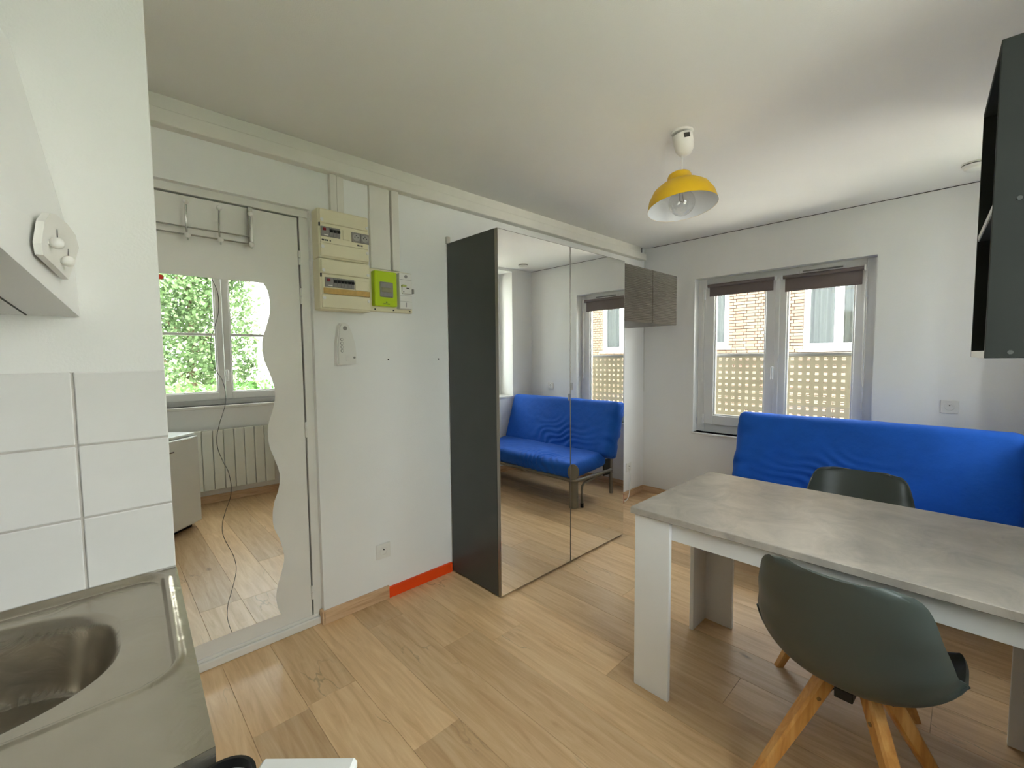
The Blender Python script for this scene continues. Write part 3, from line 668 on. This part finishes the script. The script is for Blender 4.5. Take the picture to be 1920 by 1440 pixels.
# ---------------------------------------------------------------- sofa bed
def fbm(p, s): return noise.noise(Vector(p)*s)
t = thing('sofa_bed', (3.4, .55, 0), 'blue fabric sofa bed on a grey metal frame under the window', 'sofa bed')
SY0, SY1 = -.232, 1.262
def cushion(name, center, ax, ay, az, hx, hy, hz, rad, wrink, m=BLUE, nx=40, ny=120, nzz=10, parent=t):
    """soft slab: superellipse section in (ax, az), lengthwise along ay"""
    b = B(); ax, ay, az, center = Vector(ax).normalized(), Vector(ay).normalized(), Vector(az).normalized(), Vector(center)
    nsec = 2*(nx+nzz)
    per = []
    def rr(ang):
        c, s = cos(ang), sin(ang); n = 7.
        k = (abs(c)**n+abs(s)**n)**(-1/n); return c*k, s*k
    for i in range(nsec):
        # walk the rectangle evenly
        u = i/nsec*2*(hx+hz)*2
        if u < 2*hx: x, z = -hx+u, hz
        elif u < 2*hx+2*hz: x, z = hx, hz-(u-2*hx)
        elif u < 4*hx+2*hz: x, z = hx-(u-2*hx-2*hz), -hz
        else: x, z = -hx, -hz+(u-4*hx-2*hz)
        # round the corners
        cx, cz = max(-hx+rad, min(hx-rad, x)), max(-hz+rad, min(hz-rad, z)); dd = Vector((x-cx, z-cz))
        if dd.length > rad: dd *= rad/dd.length
        per.append((cx+dd.x, cz+dd.y))
    def pt(i, j):
        v = -1+2*j/ny; e = max(0, (abs(v)*hy-(hy-rad*1.1)))/(rad*1.1); k = 1-(1-sqrt(max(0, 1-e*e)))*.9*rad/hz if e else 1
        x, z = per[i % nsec]
        xs = x*(1-(1-sqrt(max(0, 1-e*e)))*.6*rad/hx) if e else x
        p = center+ax*xs+ay*(v*hy)+az*(z*k)
        return p
    V = [[None]*(ny+1) for _ in range(nsec)]
    for i in range(nsec):
        for j in range(ny+1):
            p = pt(i, j); nrm = (ax*per[i][0]/hx*.3+az*per[i][1]/hz)
            if nrm.length: nrm.normalize()
            p = p+nrm*wrink(p)
            V[i][j] = b.bm.verts.new(p)
    for i in range(nsec):
        for j in range(ny): b.bm.faces.new((V[i][j], V[(i+1) % nsec][j], V[(i+1) % nsec][j+1], V[i][j+1]))
    for j in (0, ny):
        ring = [V[i][j] for i in range(nsec)]; b.bm.faces.new(ring if j else ring[::-1])
    return b.build(name, m, parent, smooth=True, ang=80)
def wr_seat(p):
    near = max(0, 1-abs(p.x-3.08)/.22)
    s = .007*noise.noise(Vector((p.x*3, p.y*9+p.x*10, p.z*4)))
    k = max(0, 1-abs(p.y-.72)/.35)
    s += near*k*.015*sin(p.y*95+14*noise.noise(p*4)+p.x*20)
    return s
def wr_back(p):
    low = max(0, 1-abs(p.z-.52)/.26)
    k = max(0, 1-abs(p.y-.62)/.55)
    s = .006*noise.noise(Vector((p.x*3, p.y*4, p.z*4)))
    s += low*k*.010*sin((p.z*70-p.y*28)+10*noise.noise(p*5))
    e = max(0, (p.y-1.12)/.14)
    s += e*.016*sin(p.z*9+p.x*60+5*noise.noise(p*6))
    return s
SL = (SY1-SY0)/2; SC = (SY1+SY0)/2
cushion('seat_mattress', (3.315, SC-.04, .358), (1, 0, .06), (0, 1, 0), (-.06, 0, 1), .275, SL-.045, .078, .055, wr_seat)
bk = Vector((.30, 0, .95)).normalized()
cushion('back_mattress', (3.655, SC, .655), bk, (0, 1, 0), (-bk.z, 0, bk.x), .285, SL, .075, .06, wr_back)
def rail(z, inset=0):
    pts = []
    x0_, x1_, y0_, y1_ = 3.06+inset, 3.62, SY0+.05+inset, SY1-.06-inset
    for cx, cy, a0 in ((x0_+.07, y1_-.07, 90), (x0_+.07, y0_+.07, 180)):
        for k in range(7):
            a = radians(a0+k*15); pts.append((cx+.07*cos(a), cy+.07*sin(a), z))
    return [(x1_, y1_, z)]+pts+[(x1_, y0_, z)]
B().tube(rail(.265), .017, 10).build('frame_rail', SOFAM, t, smooth=True)
for y in (.2, .7, 1.0): B().cyl((3.07, y, .265), (3.62, y, .265), .011, n=8).build('cross_bar', SOFAM, t, smooth=True)
for y in (SY0+.1, SY1-.125):
    L_ = B().cyl((3.115, y, .0), (3.115, y, .275), .042, n=24).build('leg', SOFAM, t, smooth=True)
    s = 1 if y > .5 else -1
    n_ = Vector((-1, s*.75, 0)).normalized(); c_ = Vector((3.115, y, 0))+n_*.068
    tdir = Vector((-n_.y, n_.x, 0)); poly = []
    for k in range(20):
        a = 2*pi*k/20; poly.append(c_+tdir*(.052*cos(a))+Vector((0, 0, .345+.072*sin(a)*(1 if sin(a) > 0 else .9))))
    B().prism(poly, n_*.012).build('end_cap', SOFAM, t, smooth=True, ang=30)
    B().tube([(3.45, y+s*.06, .25), (3.28, y+s*.062, .235), (3.19, y+s*.062, .225), (3.165, y+s*.06, .20), (3.162, y+s*.058, .15), (3.17, y+s*.055, .03)], .011, 8).build('wire_foot', SOFAM, t, smooth=True)
    B().cyl((3.17, y+s*.055, 0), (3.17, y+s*.055, .04), .015, n=12).build('foot_cap', BLACK, t, smooth=True)
    B().cyl((3.72, y, 0), (3.70, y, .42), .018, n=12).build('rear_leg', SOFAM, t, smooth=True)
    bx('hinge_plate', BLACK, t, 3.58, 3.74, y-.006, y+.006, .20, .36, .002)

# ---------------------------------------------------------------- table
t = thing('dining_table', (1.96, .33, 0), 'white table with a grey concrete-effect top', 'table')
TX0, TX1, TY0, TY1 = 1.571, 2.352, -.298, .950
B().box(TX0, TX1, TY0, TY1, .734, .760, .002).build('tabletop', CONC, t)
lx0, lx1, ly0, ly1, th = TX0+.015, TX1-.075, TY0+.012, TY1-.014, .019
for yA, s in ((ly1, -1), (ly0, 1)):
    yo, yi = (yA-.019, yA) if s < 0 else (yA, yA+.019)
    for xA, sx in ((lx0, 1), (lx1, -1)):
        b = B()
        xa, xb = (xA, xA+th) if sx > 0 else (xA-th, xA)
        b.box(xa, xb, min(yA, yA+s*.150), max(yA, yA+s*.150), 0, .734, .0012)
        xc, xd = (xA+th, xA+.165) if sx > 0 else (xA-.165, xA-th)
        b.box(xc, xd, yo, yi, 0, .734, .0012)
        b.build('leg', LAM, t)
bx('apron', LAM, t, lx0+th+.001, lx0+2*th, ly0+th, ly1-th, .656, .734, .001); bx('apron', LAM, t, lx1-2*th, lx1-th-.001, ly0+th, ly1-th, .656, .734, .001)
bx('apron', LAM, t, lx0+.166, lx1-.166, ly1-th, ly1, .656, .734, .001); bx('apron', LAM, t, lx0+.166, lx1-.166, ly0, ly0+th, .656, .734, .001)

# ---------------------------------------------------------------- chairs (local: +x is the sitter's front)
def make_chair():
    r = thing('shell_chair', (0, 0, 0))
    prof = cr([(.247, .452), (.215, .457), (.126, .442), (.0, .432), (-.0945, .436), (-.163, .468), (-.208, .545), (-.236, .64), (-.2625, .74), (-.2835, .828)], 5)
    n = len(prof)-1
    HWP = cr([(0, .13), (.02, .170), (.07, .208), (.15, .232), (.35, .246), (.52, .248), (.66, .235), (.78, .215), (.87, .198), (.93, .183), (.97, .163), (.99, .143), (1, .118)], 8)
    def hw(v):
        for (a, x), (b_, y) in zip(HWP, HWP[1:]):
            if a <= v <= b_+1e-6: return (x+(y-x)*(v-a)/(b_-a))*1.08
        return HWP[-1][1]*1.08
    def curl(v):
        pts = [(0, .0), (.12, .035), (.3, .085), (.45, .12), (.58, .13), (.72, .095), (.86, .06), (1, .035)]
        for (a, x), (b_, y) in zip(pts, pts[1:]):
            if a <= v <= b_:
                k = (v-a)/(b_-a); k = k*k*(3-2*k); return (x+(y-x)*k)*1.05
    def P_(ui, vi):
        u = -1+2*ui; f = vi*n; i = min(int(f), n-1); k = f-i
        p = Vector((prof[i][0], 0, prof[i][1])).lerp(Vector((prof[i+1][0], 0, prof[i+1][1])), k)
        j0, j1 = max(i-2, 0), min(i+3, n); tg = Vector((prof[j1][0]-prof[j0][0], 0, prof[j1][1]-prof[j0][1])).normalized()
        nr = Vector((tg.z, 0, -tg.x)); 
        if nr.z < 0 and vi < .4: nr = -nr
        if nr.x < 0 and vi > .6: nr = -nr
        if nr.dot(Vector((.7, 0, .7))) < 0: nr = -nr
        w_ = hw(vi); a = abs(u); dip = 0
        if vi > .93: dip = -(vi-.93)/.07*.012*(1-a*a)            # slight dip in the top rim
        q = p+nr*(curl(vi)*a**2.4)+Vector((0, u*w_*(1-.10*a**4), 0))+Vector((0, 0, dip))
        if vi > .90: q.z -= ((vi-.90)/.10)**2*.016*a**5
        return q
    b = B(); b.grid(P_, 28, 44)
    bmesh.ops.recalc_face_normals(b.bm, faces=b.bm.faces)
    bmesh.ops.solidify(b.bm, geom=b.bm.faces[:], thickness=.008)
    b.build('shell', CHAIR, r, smooth=True, ang=50)
    # seat pad
    b = B()
    def pad(ui, vi):
        a = 2*pi*ui; rr = vi; c, s = cos(a), sin(a); k = (abs(c)**3.2+abs(s)**3.2)**(-1/3.2)
        x, y = c*k*rr, s*k*rr
        q = P_(.5+y*.40, .30-x*.235)
        return q+Vector((0, 0, .012+.022*(1-rr**6)))
    b.grid(pad, 36, 8, closeu=True); b.build('seat_pad', PAD, r, smooth=True, ang=80)
    # leg assembly
    hub = B().box(-.10, .10, -.022, .022, .395, .425, .002).box(-.022, .022, -.10, .10, .394, .424, .002).build('hub', BLACK, r)
    for sx, sy in ((1, 1), (1, -1), (-1, 1), (-1, -1)):
        d = Vector((sx*.72, sy*.72, 0)).normalized(); s = Vector((-d.y, d.x, 0))
        top, bot = d*.065+Vector((0, 0, .425)), d*.315
        b = B(); ring = []
        for p, w_, h_ in ((top, .019, .027), (top.lerp(bot, .3), .019, .026), (bot, .014, .016)):
            ring.append([b.bm.verts.new(p+s*(a*w_)+d*(c*h_)) for a, c in ((-1, -.7), (-.7, -1), (.7, -1), (1, -.7), (1, .7), (.7, 1), (-.7, 1), (-1, .7))])
        for A_, B_ in zip(ring, ring[1:]):
            for k in range(8): b.bm.faces.new((A_[k], A_[(k+1) % 8], B_[(k+1) % 8], B_[k]))
        b.bm.faces.new(ring[0][::-1]); b.bm.faces.new(ring[-1])
        L_ = b.build('leg', BEECH, r)
        p = top.lerp(bot, .16); B().cyl(p+s*.0185, p+s*.022, .006, n=10).cyl(p-s*.0185, p-s*.022, .006, n=10).build('screw', CHROME, L_)
        pb = [d*.03+Vector((0, 0, .40)), d*.075+Vector((0, 0, .40)), d*.115+Vector((0, 0, .325)), d*.095+Vector((0, 0, .335))]
        B().prism([v-s*.004 for v in pb], s*.008).build('bracket', BLACK, r)
        B().cyl((bot.x, bot.y, 0), (bot.x, bot.y, .004), .012, n=12).build('glide', BLACK, L_)
    return r
CG = 'grey shell chairs at the table'
ch1 = make_chair(); ch2 = copy_tree(ch1)
tag(ch1, 'grey-green shell chair on beech legs, its back to the camera', 'chair', CG)
tag(ch2, 'grey-green shell chair on the sofa side of the table', 'chair', CG)
ch1.location = (1.595, .212, 0); ch1.rotation_euler = (0, 0, radians(-3))
ch2.location = (2.375, .335, 0); ch2.rotation_euler = (0, 0, radians(184))

# ---------------------------------------------------------------- kitchen corner
bc = thing('base_cabinet', (-.7, .96, 0), 'white kitchen base cabinet under the steel sink top', 'cabinet')
bx('carcass', LAM, bc, -1.45, .078, .66, 1.262, .08, .73, .001); bx('plinth', LAM, bc, -1.45, .07, .70, 1.262, 0, .08)
for k in range(3): 
    D = bx('cabinet_door', LAM, bc, -1.445+k*.508, -1.445+k*.508+.503, .641, .659, .09, .85, .002)
    B().cyl((-1.445+k*.508+.45, .62, .72), (-1.445+k*.508+.45, .62, .82), .006, n=10).build('handle', CHROME, D, smooth=True)
sk = thing('sink_worktop', (-.7, .95, .86), 'worn stainless steel worktop with a rounded sink bowl', 'sink')
def sstep(a, b_, x):
    k = max(0, min(1, (x-a)/(b_-a))); return k*k*(3-2*k)
def top_z(x, y):
    xr = .117-(1.277-y)*.048
    z = .900
    # recessed draining area with a rounded rim
    ux = (x-(xr-.026)); dy0, dy1 = y-.826, 1.258-y
    dmin = min(-ux, dy0, dy1)
    if -ux < .05 and (dy0 < .05 or dy1 < .05): dmin = .05-sqrt(max(0, .05+ux)**2+max(0, .05-min(dy0, dy1))**2)
    z -= .010*sstep(-.003, .007, dmin)
    z += .003*(sstep(-.016, -.006, dmin)-sstep(-.004, .004, dmin))
    # bowl
    cx, cy, hx, hy = -.23, 1.035, .236, .172
    e = (abs((x-cx)/hx)**2.8+abs((y-cy)/hy)**2.8)**(1/2.8); dist = (1-e)*min(hx, hy)
    z -= .006*sstep(-.006, .002, dist)+.130*sstep(.0, .026, dist)+.012*sstep(.03, .16, dist)
    return z
b = B(); NX, NY = 300, 130
def tp(u, v):
    y = .632+v*(1.262-.632); xr = .117-(1.277-y)*.048
    x = -.62+u*(xr+.62); return (x, y, top_z(x, y))
Vg = b.grid(tp, NX, NY)
b.build('worktop', STEEL, sk, smooth=True, ang=60)
b = B()
xr0, xr1 = .117-(1.277-.632)*.048, .117-(1.277-1.262)*.048
b.prism([(-.62, .632, .862), (xr0, .632, .862), (xr0, .632, .8995)][::-1]+[(-.62, .632, .8995)][::-1], (0, .004, 0))
b.prism([(xr0-.004, .634, .862), (xr0, .634, .862), (xr0, .634, .8995), (xr0-.004, .634, .8995)], (xr1-xr0, .628, 0))
b.build('front_edge', STEEL, sk)
b = B(); 
b.box(-1.47, -.62, .632, 1.262, .862, .900, .002); b.build('worktop_extension', STEEL, sk)
B().cyl((-.23, 1.035, .752), (-.23, 1.035, .757), .04, n=24).build('drain', CHROME, sk)

# cooker hood and hook board
t = thing('cooker_hood', (-.35, 1.0, 1.47), 'white cooker hood above the sink at the left edge', 'cooker hood')
HR = [(-.016, 1.268, 1.470), (-.083, .75, 1.525), (-.083, .75, 1.570), (-.020, 1.268, 1.625)]
HLX = -.64
b = B()
lo = [(-.016, 1.268, 1.470), (-.083, .75, 1.525), (HLX+.06, .75, 1.525), (HLX, 1.268, 1.470)]
hi = [(-.020, 1.268, 1.625), (-.083, .75, 1.570), (HLX+.06, .75, 1.570), (HLX, 1.268, 1.625)]
va, vb = [b.bm.verts.new(p) for p in lo], [b.bm.verts.new(p) for p in hi]
b.bm.faces.new(va); b.bm.faces.new(vb[::-1])
for i in range(4): b.bm.faces.new((va[i], va[(i+1) % 4], vb[(i+1) % 4], vb[i]))
b.build('canopy', LAM, t)
up = [(-.085, 1.268, 1.98), (-.13, 1.02, 1.98), (HLX+.14, 1.02, 1.98), (HLX+.07, 1.268, 1.98)]
lo2 = [(-.022, 1.268, 1.624), (-.088, .758, 1.572), (HLX+.066, .758, 1.572), (HLX+.004, 1.268, 1.624)]
b = B(); va, vb = [b.bm.verts.new(p) for p in lo2], [b.bm.verts.new(p) for p in up]
b.bm.faces.new(va); b.bm.faces.new(vb[::-1])
for i in range(4): b.bm.faces.new((va[i], va[(i+1) % 4], vb[(i+1) % 4], vb[i]))
b.build('upper_hood', LAM, t)
def hood_under(x, y): return 1.470+(1.268-y)/.518*.055
for (x0_, y0_, x1_, y1_) in ((-.085, 1.262, -.115, .90), (-.085, 1.262, -.58, 1.262)):
    pass
p0, p1 = Vector((-.090, 1.262, hood_under(0, 1.262)-.0004)), Vector((-.135, .85, hood_under(0, .85)-.0004))
B().cyl(p0, p1, .0016, n=6).build('filter_seam', INK, t)
p0, p1 = Vector((-.13, 1.215, hood_under(0, 1.215)-.0004)), Vector((-.30, 1.20, hood_under(0, 1.20)-.0004))
B().cyl(p0, p1, .0016, n=6).build('filter_seam', INK, t)
HN = Vector((.518, -.067, 0)).normalized()       # outward normal of the hood's right side
t = thing('hook_board', (-.03, 1.07, 1.5), 'small white hook board with two round pegs on the cooker hood', 'hook board')
PLATE = [(-0.0589, 0.936, 1.5512), (-0.0554, 0.9633, 1.5883), (-0.0507, 0.9998, 1.6096), (-0.0456, 1.0391, 1.6192), (-0.0346, 1.124, 1.6241), (-0.0262, 1.1894, 1.6203), (-0.0226, 1.2172, 1.6011), (-0.0307, 1.1543, 1.5563), (-0.0377, 1.1003, 1.523), (-0.0459, 1.0366, 1.5282), (-0.0581, 0.9428, 1.5351)]
b = B().prism([Vector(p)+HN*.004 for p in PLATE], HN*.009); b.build('board', WPLAS, t)
for p, q_ in zip([(-0.0317, 0.9753, 1.5609), (-0.0224, 1.0468, 1.5463)], [(-0.0327, 1.0334, 1.5879), (-0.023, 1.109, 1.5721)]):
    p, q_ = Vector(p), Vector(q_); B().cyl(p-HN*.010, p, .004, n=10).build('peg_stem', WPLAS, t, smooth=True)
    B().ball(p, .0088, 16).build('peg', WPLAS, t, smooth=True)
    B().prism([q_+Vector((0, -.0045, -.006)), q_+Vector((0, .0045, -.006)), q_+Vector((0, 0, .006))], HN*.0006).build('peg_slot', INK, t)

# fridge below the camera, seen in the door mirror
FM = Matrix(((cos(YAW), sin(YAW), 0, 0), (sin(YAW), -cos(YAW), 0, 0), (0, 0, 1, 0), (0, 0, 0, 1)))   # (forward, right, up)
def fb(name, m, parent, d0, d1, l0, l1, z0, z1, bev=.0):
    b = B().box(d0, d1, l0, l1, z0, z1, bev, 2 if bev > .004 else 1).xf(FM); return b.build(name, m, parent)
fr = thing('fridge', FM@Vector((.3, -.03, 0)), 'white waist-high fridge turned at an angle, seen in the door mirror', 'fridge')
fb('body', FRIDGE, fr, .05, .515, -.38, .27, .02, .76, .006); fb('top_plate', FRIDGE, fr, .045, .545, -.388, .275, .76, .785, .006)
dr = fb('fridge_door', FRIDGE, fr, .52, .57, -.388, .275, .05, .757, .006)
fb('handle_grip', WPLAS, dr, .57, .578, .10, .20, .735, .750, .002); fb('badge', CHROME, dr, .57, .573, -.02, .03, .665, .675, .001)
fb('foot', BLACK, fr, .08, .50, -.32, .25, 0, .02)
bxw = thing('white_box', FM@Vector((.43, -.24, .785)), 'white plastic box at the bottom edge of the photo', 'box')
bxw_b = fb('box_body', LAM, bxw, .34, .498, -.300, -.196, .785, .885, .006); fb('box_lid', LAM, bxw, .335, .503, -.305, -.191, .885, .900, .004)
mg = FM@Vector((.455, -.335, 0))
mg = Vector((.086, .592, .7855))
t = thing('mug', mg, 'white mug with a dark rim beside the sink', 'mug')
B().lathe([(0, 0), (.026, 0), (.031, .01), (.033, .093), (.030, .093), (.028, .012), (0, .008)], 32, T(mg)).build('cup', LAM, t, smooth=True)
B().lathe([(.0335, .080), (.0345, .090), (.034, .098), (.030, .098), (.0295, .086)], 32, T(mg)).build('rim', BLACK, t, smooth=True)

# ---------------------------------------------------------------- outside
bx('ground', GRASS, None, -30, 40, -40, 40, -.75, -.6, label='grey paved ground outside the windows', cat='ground', kind='structure')
# brick house opposite the far window
NXW = 9.5
hb = thing('street_house', (NXW+1, 3, -.6), 'pale brick house with white windows seen through the far window', 'house')
WIN = [(3.49, 4.65, 1.545, 2.95), (1.12, 2.17, 1.475, 3.0), (-2.98, -1.85, 1.5, 3.0)]
b = B(); Yc = [-8.0, -2.98, -1.85, 1.12, 2.17, 3.49, 4.65, 9.0]
for ya, yb in zip(Yc, Yc[1:]):
    win = [q for q in WIN if q[0] == ya]
    if win:
        b.box(NXW+.012, NXW+.3, ya, yb, -.6, win[0][2]); b.box(NXW+.012, NXW+.3, ya, yb, win[0][3], 6.0)
    else: b.box(NXW+.012, NXW+.3, ya, yb, -.6, 6.0)
b.build('house_wall', MORTAR, hb)
CH, BLn = .0605, .205
bm_full = B().box(-.012, .012, -BLn/2+.005, BLn/2-.005, -CH/2+.0055, CH/2-.0055, .003).build('brick', BRICK, hb)
bm_half = B().box(-.012, .012, -BLn/4+.005, BLn/4-.005, -CH/2+.0055, CH/2-.0055, .003).build('brick', BRICK, hb)
spots = []
for r in range(110):
    z = -.55+r*CH
    if z > 5.9: break
    cuts = [-7.95]
    for a, c_, z0, z1 in sorted(WIN):
        if z0-.02 < z < z1+.02: cuts += [a, c_]
    cuts.append(8.9)
    for sa, sb in zip(cuts[::2], cuts[1::2]):
        y = sa-(0 if r % 2 else BLn*.25); k = r
        while y < sb-.02:
            half = (k*7+r*3) % 5 in (1, 3); ln = BLn/2 if half else BLn
            ya, yb = max(y, sa), min(y+ln, sb); y += ln; k += 1
            if yb-ya < .03: continue
            yc = (ya+yb)/2; vis = 1.4 < z < 2.75 and 2.1 < yc < 3.55
            spots.append((0 if vis else abs(yc-2.8)+abs(z-2.0), yc, z, half, (yb-ya)/ln))
spots.sort(key=lambda s: s[0])
off_h = hb.location
for i, (_, yc, z, half, fr_) in enumerate(spots[:300]):
    src = bm_half if half else bm_full
    o = bpy.data.objects.new('brick', src.data); COL.objects.link(o); o.parent = hb
    o.location = Vector((NXW+.003+random.uniform(-.003, .003), yc, z))-off_h; o.scale.y = fr_
bpy.data.objects.remove(bm_full); bpy.data.objects.remove(bm_half)
bv, bf = [], []
for (_, yc, z, half, fr_) in spots[300:]:
    if not (-6.0 < yc < 6.5 and z < 4.4): continue
    l_ = (BLn/4 if half else BLn/2)*fr_; k = len(bv)
    for x in (NXW-.009, NXW+.015):
        for dy, dz in ((-1, -1), (1, -1), (1, 1), (-1, 1)): bv.append(Vector((x, yc+dy*(l_-.005), z+dz*(CH/2-.0055)))-off_h)
    bf += [(k, k+3, k+2, k+1), (k+4, k+5, k+6, k+7), (k, k+1, k+5, k+4), (k+1, k+2, k+6, k+5), (k+2, k+3, k+7, k+6), (k+3, k, k+4, k+7)]
me = bpy.data.meshes.new('brickwork'); me.from_pydata(bv, [], bf); me.materials.append(BRICK)
bo = bpy.data.objects.new('brickwork', me); COL.objects.link(bo); bo.parent = hb; bo['kind'] = 'stuff'
for (y0_, y1_, z0_, z1_), lab in zip(WIN, ('net', 'net', 'net')):
    b = B().box(NXW+.02, NXW+.09, y0_, y0_+.085, z0_, z1_).box(NXW+.02, NXW+.09, y1_-.085, y1_, z0_, z1_).box(NXW+.02, NXW+.09, y0_+.085, y1_-.085, z0_, z0_+.10).box(NXW+.02, NXW+.09, y0_+.085, y1_-.085, z1_-.09, z1_)
    ym = (y0_+y1_)/2; b.box(NXW+.015, NXW+.085, ym-.062, ym+.062, z0_+.10, z1_-.09)
    wf = b.build('house_window', PVC, hb)
    for a, c_ in ((y0_+.085, ym-.062), (ym+.062, y1_-.085)):
        bx('pane', HGLASS, wf, NXW+.05, NXW+.054, a, c_, z0_+.10, z1_-.09)
    bx('window_sill', RENDER, hb, NXW-.06, NXW+.09, y0_-.06, y1_+.06, z0_-.05, z0_, .004)
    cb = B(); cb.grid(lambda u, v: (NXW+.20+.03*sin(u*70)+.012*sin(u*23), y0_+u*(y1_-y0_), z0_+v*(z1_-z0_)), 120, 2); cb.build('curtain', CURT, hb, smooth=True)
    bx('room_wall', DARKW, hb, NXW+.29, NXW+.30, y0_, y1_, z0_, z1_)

# garden behind the right wall
def leaves(name, m, parent, pts, size, up=.3):
    vs, fs = [], []
    for p in pts:
        a = random.random()*2*pi; tl = random.uniform(-1.2, 1.2); s = size*random.uniform(.6, 1.3)
        d1 = Vector((cos(a)*cos(tl), sin(a)*cos(tl), sin(tl)*up*3)).normalized(); d2 = d1.orthogonal(); d2.rotate(Matrix.Rotation(random.random()*6.28, 3, d1))
        k = len(vs); vs += [p-d1*s, p+d2*s*.45, p+d1*s, p-d2*s*.45]; fs.append((k, k+1, k+2, k+3))
    c = sum(pts, Vector())/len(pts)
    me = bpy.data.meshes.new(name); me.from_pydata([v-c for v in vs], [], fs); me.materials.append(m)
    o = bpy.data.objects.new(name, me); COL.objects.link(o); o.parent = parent; o.location = c-(parent.location if parent else Vector())
    o['kind'] = 'stuff'; return o
TX, TY = 1.35, -5.6
tr = thing('garden_tree', (TX, TY, -.6), 'leafy green birch tree outside, reflected in the door mirrors', 'tree')
B().tube([(TX, TY, -.6), (TX+.03, TY, .3), (TX-.03, TY+.05, 1.0), (TX+.02, TY, 2.0), (TX+.05, TY, 3.6)], lambda k: .11*(1-k*.7), 10).build('trunk', BARK, tr, smooth=True)
for k in range(9):
    a = k*2.4; z0_ = .55+k*.3
    B().tube([(TX, TY, z0_), (TX+.35*cos(a), TY+.35*sin(a), z0_+.35), (TX+.95*cos(a), TY+.8*sin(a), z0_+.75)], lambda q_: .035*(1-q_*.8), 6).build('branch', BARK, tr, smooth=True)
pts = []
for k in range(260):
    a = random.random()*2*pi; z0_ = random.uniform(.9, 4.2); R_ = (1.15-.12*abs(z0_-2.0))*sqrt(random.random())
    c0 = Vector((TX-.1+R_*cos(a), TY+R_*sin(a), z0_))
    for j in range(88):
        d0 = Vector((random.gauss(0, .10), random.gauss(0, .10), random.gauss(-.14, .19))); p = c0+d0
        if p.z > .75: pts.append(p)
leaves('foliage', LEAF, tr, pts, .044)
hg = thing('garden_hedge', (2.2, -3.6, -.6), 'low bright green hedge outside, reflected in the door mirrors', 'hedge')
bx('hedge_core', LEAF2, hg, -.6, 4.2, -3.95, -3.45, -.6, .86, .05)
pts = [Vector((random.uniform(-.7, 4.3), random.uniform(-4.05, -3.3), random.uniform(-.1, 1.0)+.10*noise.noise(Vector((i*.01, 0, 0))))) for i in range(9000)]
leaves('foliage', LEAF2, hg, pts, .045)
gh = thing('garden_house', (6, -10, -.6), 'white rendered house wall beyond the garden hedge', 'house')
bx('house_wall', RENDER, gh, 1.8, 11, -10.3, -10, -.6, 5.5); bx('roof_edge', RAIL, gh, 1.7, 11.1, -10.4, -9.8, 5.5, 5.7, .01)
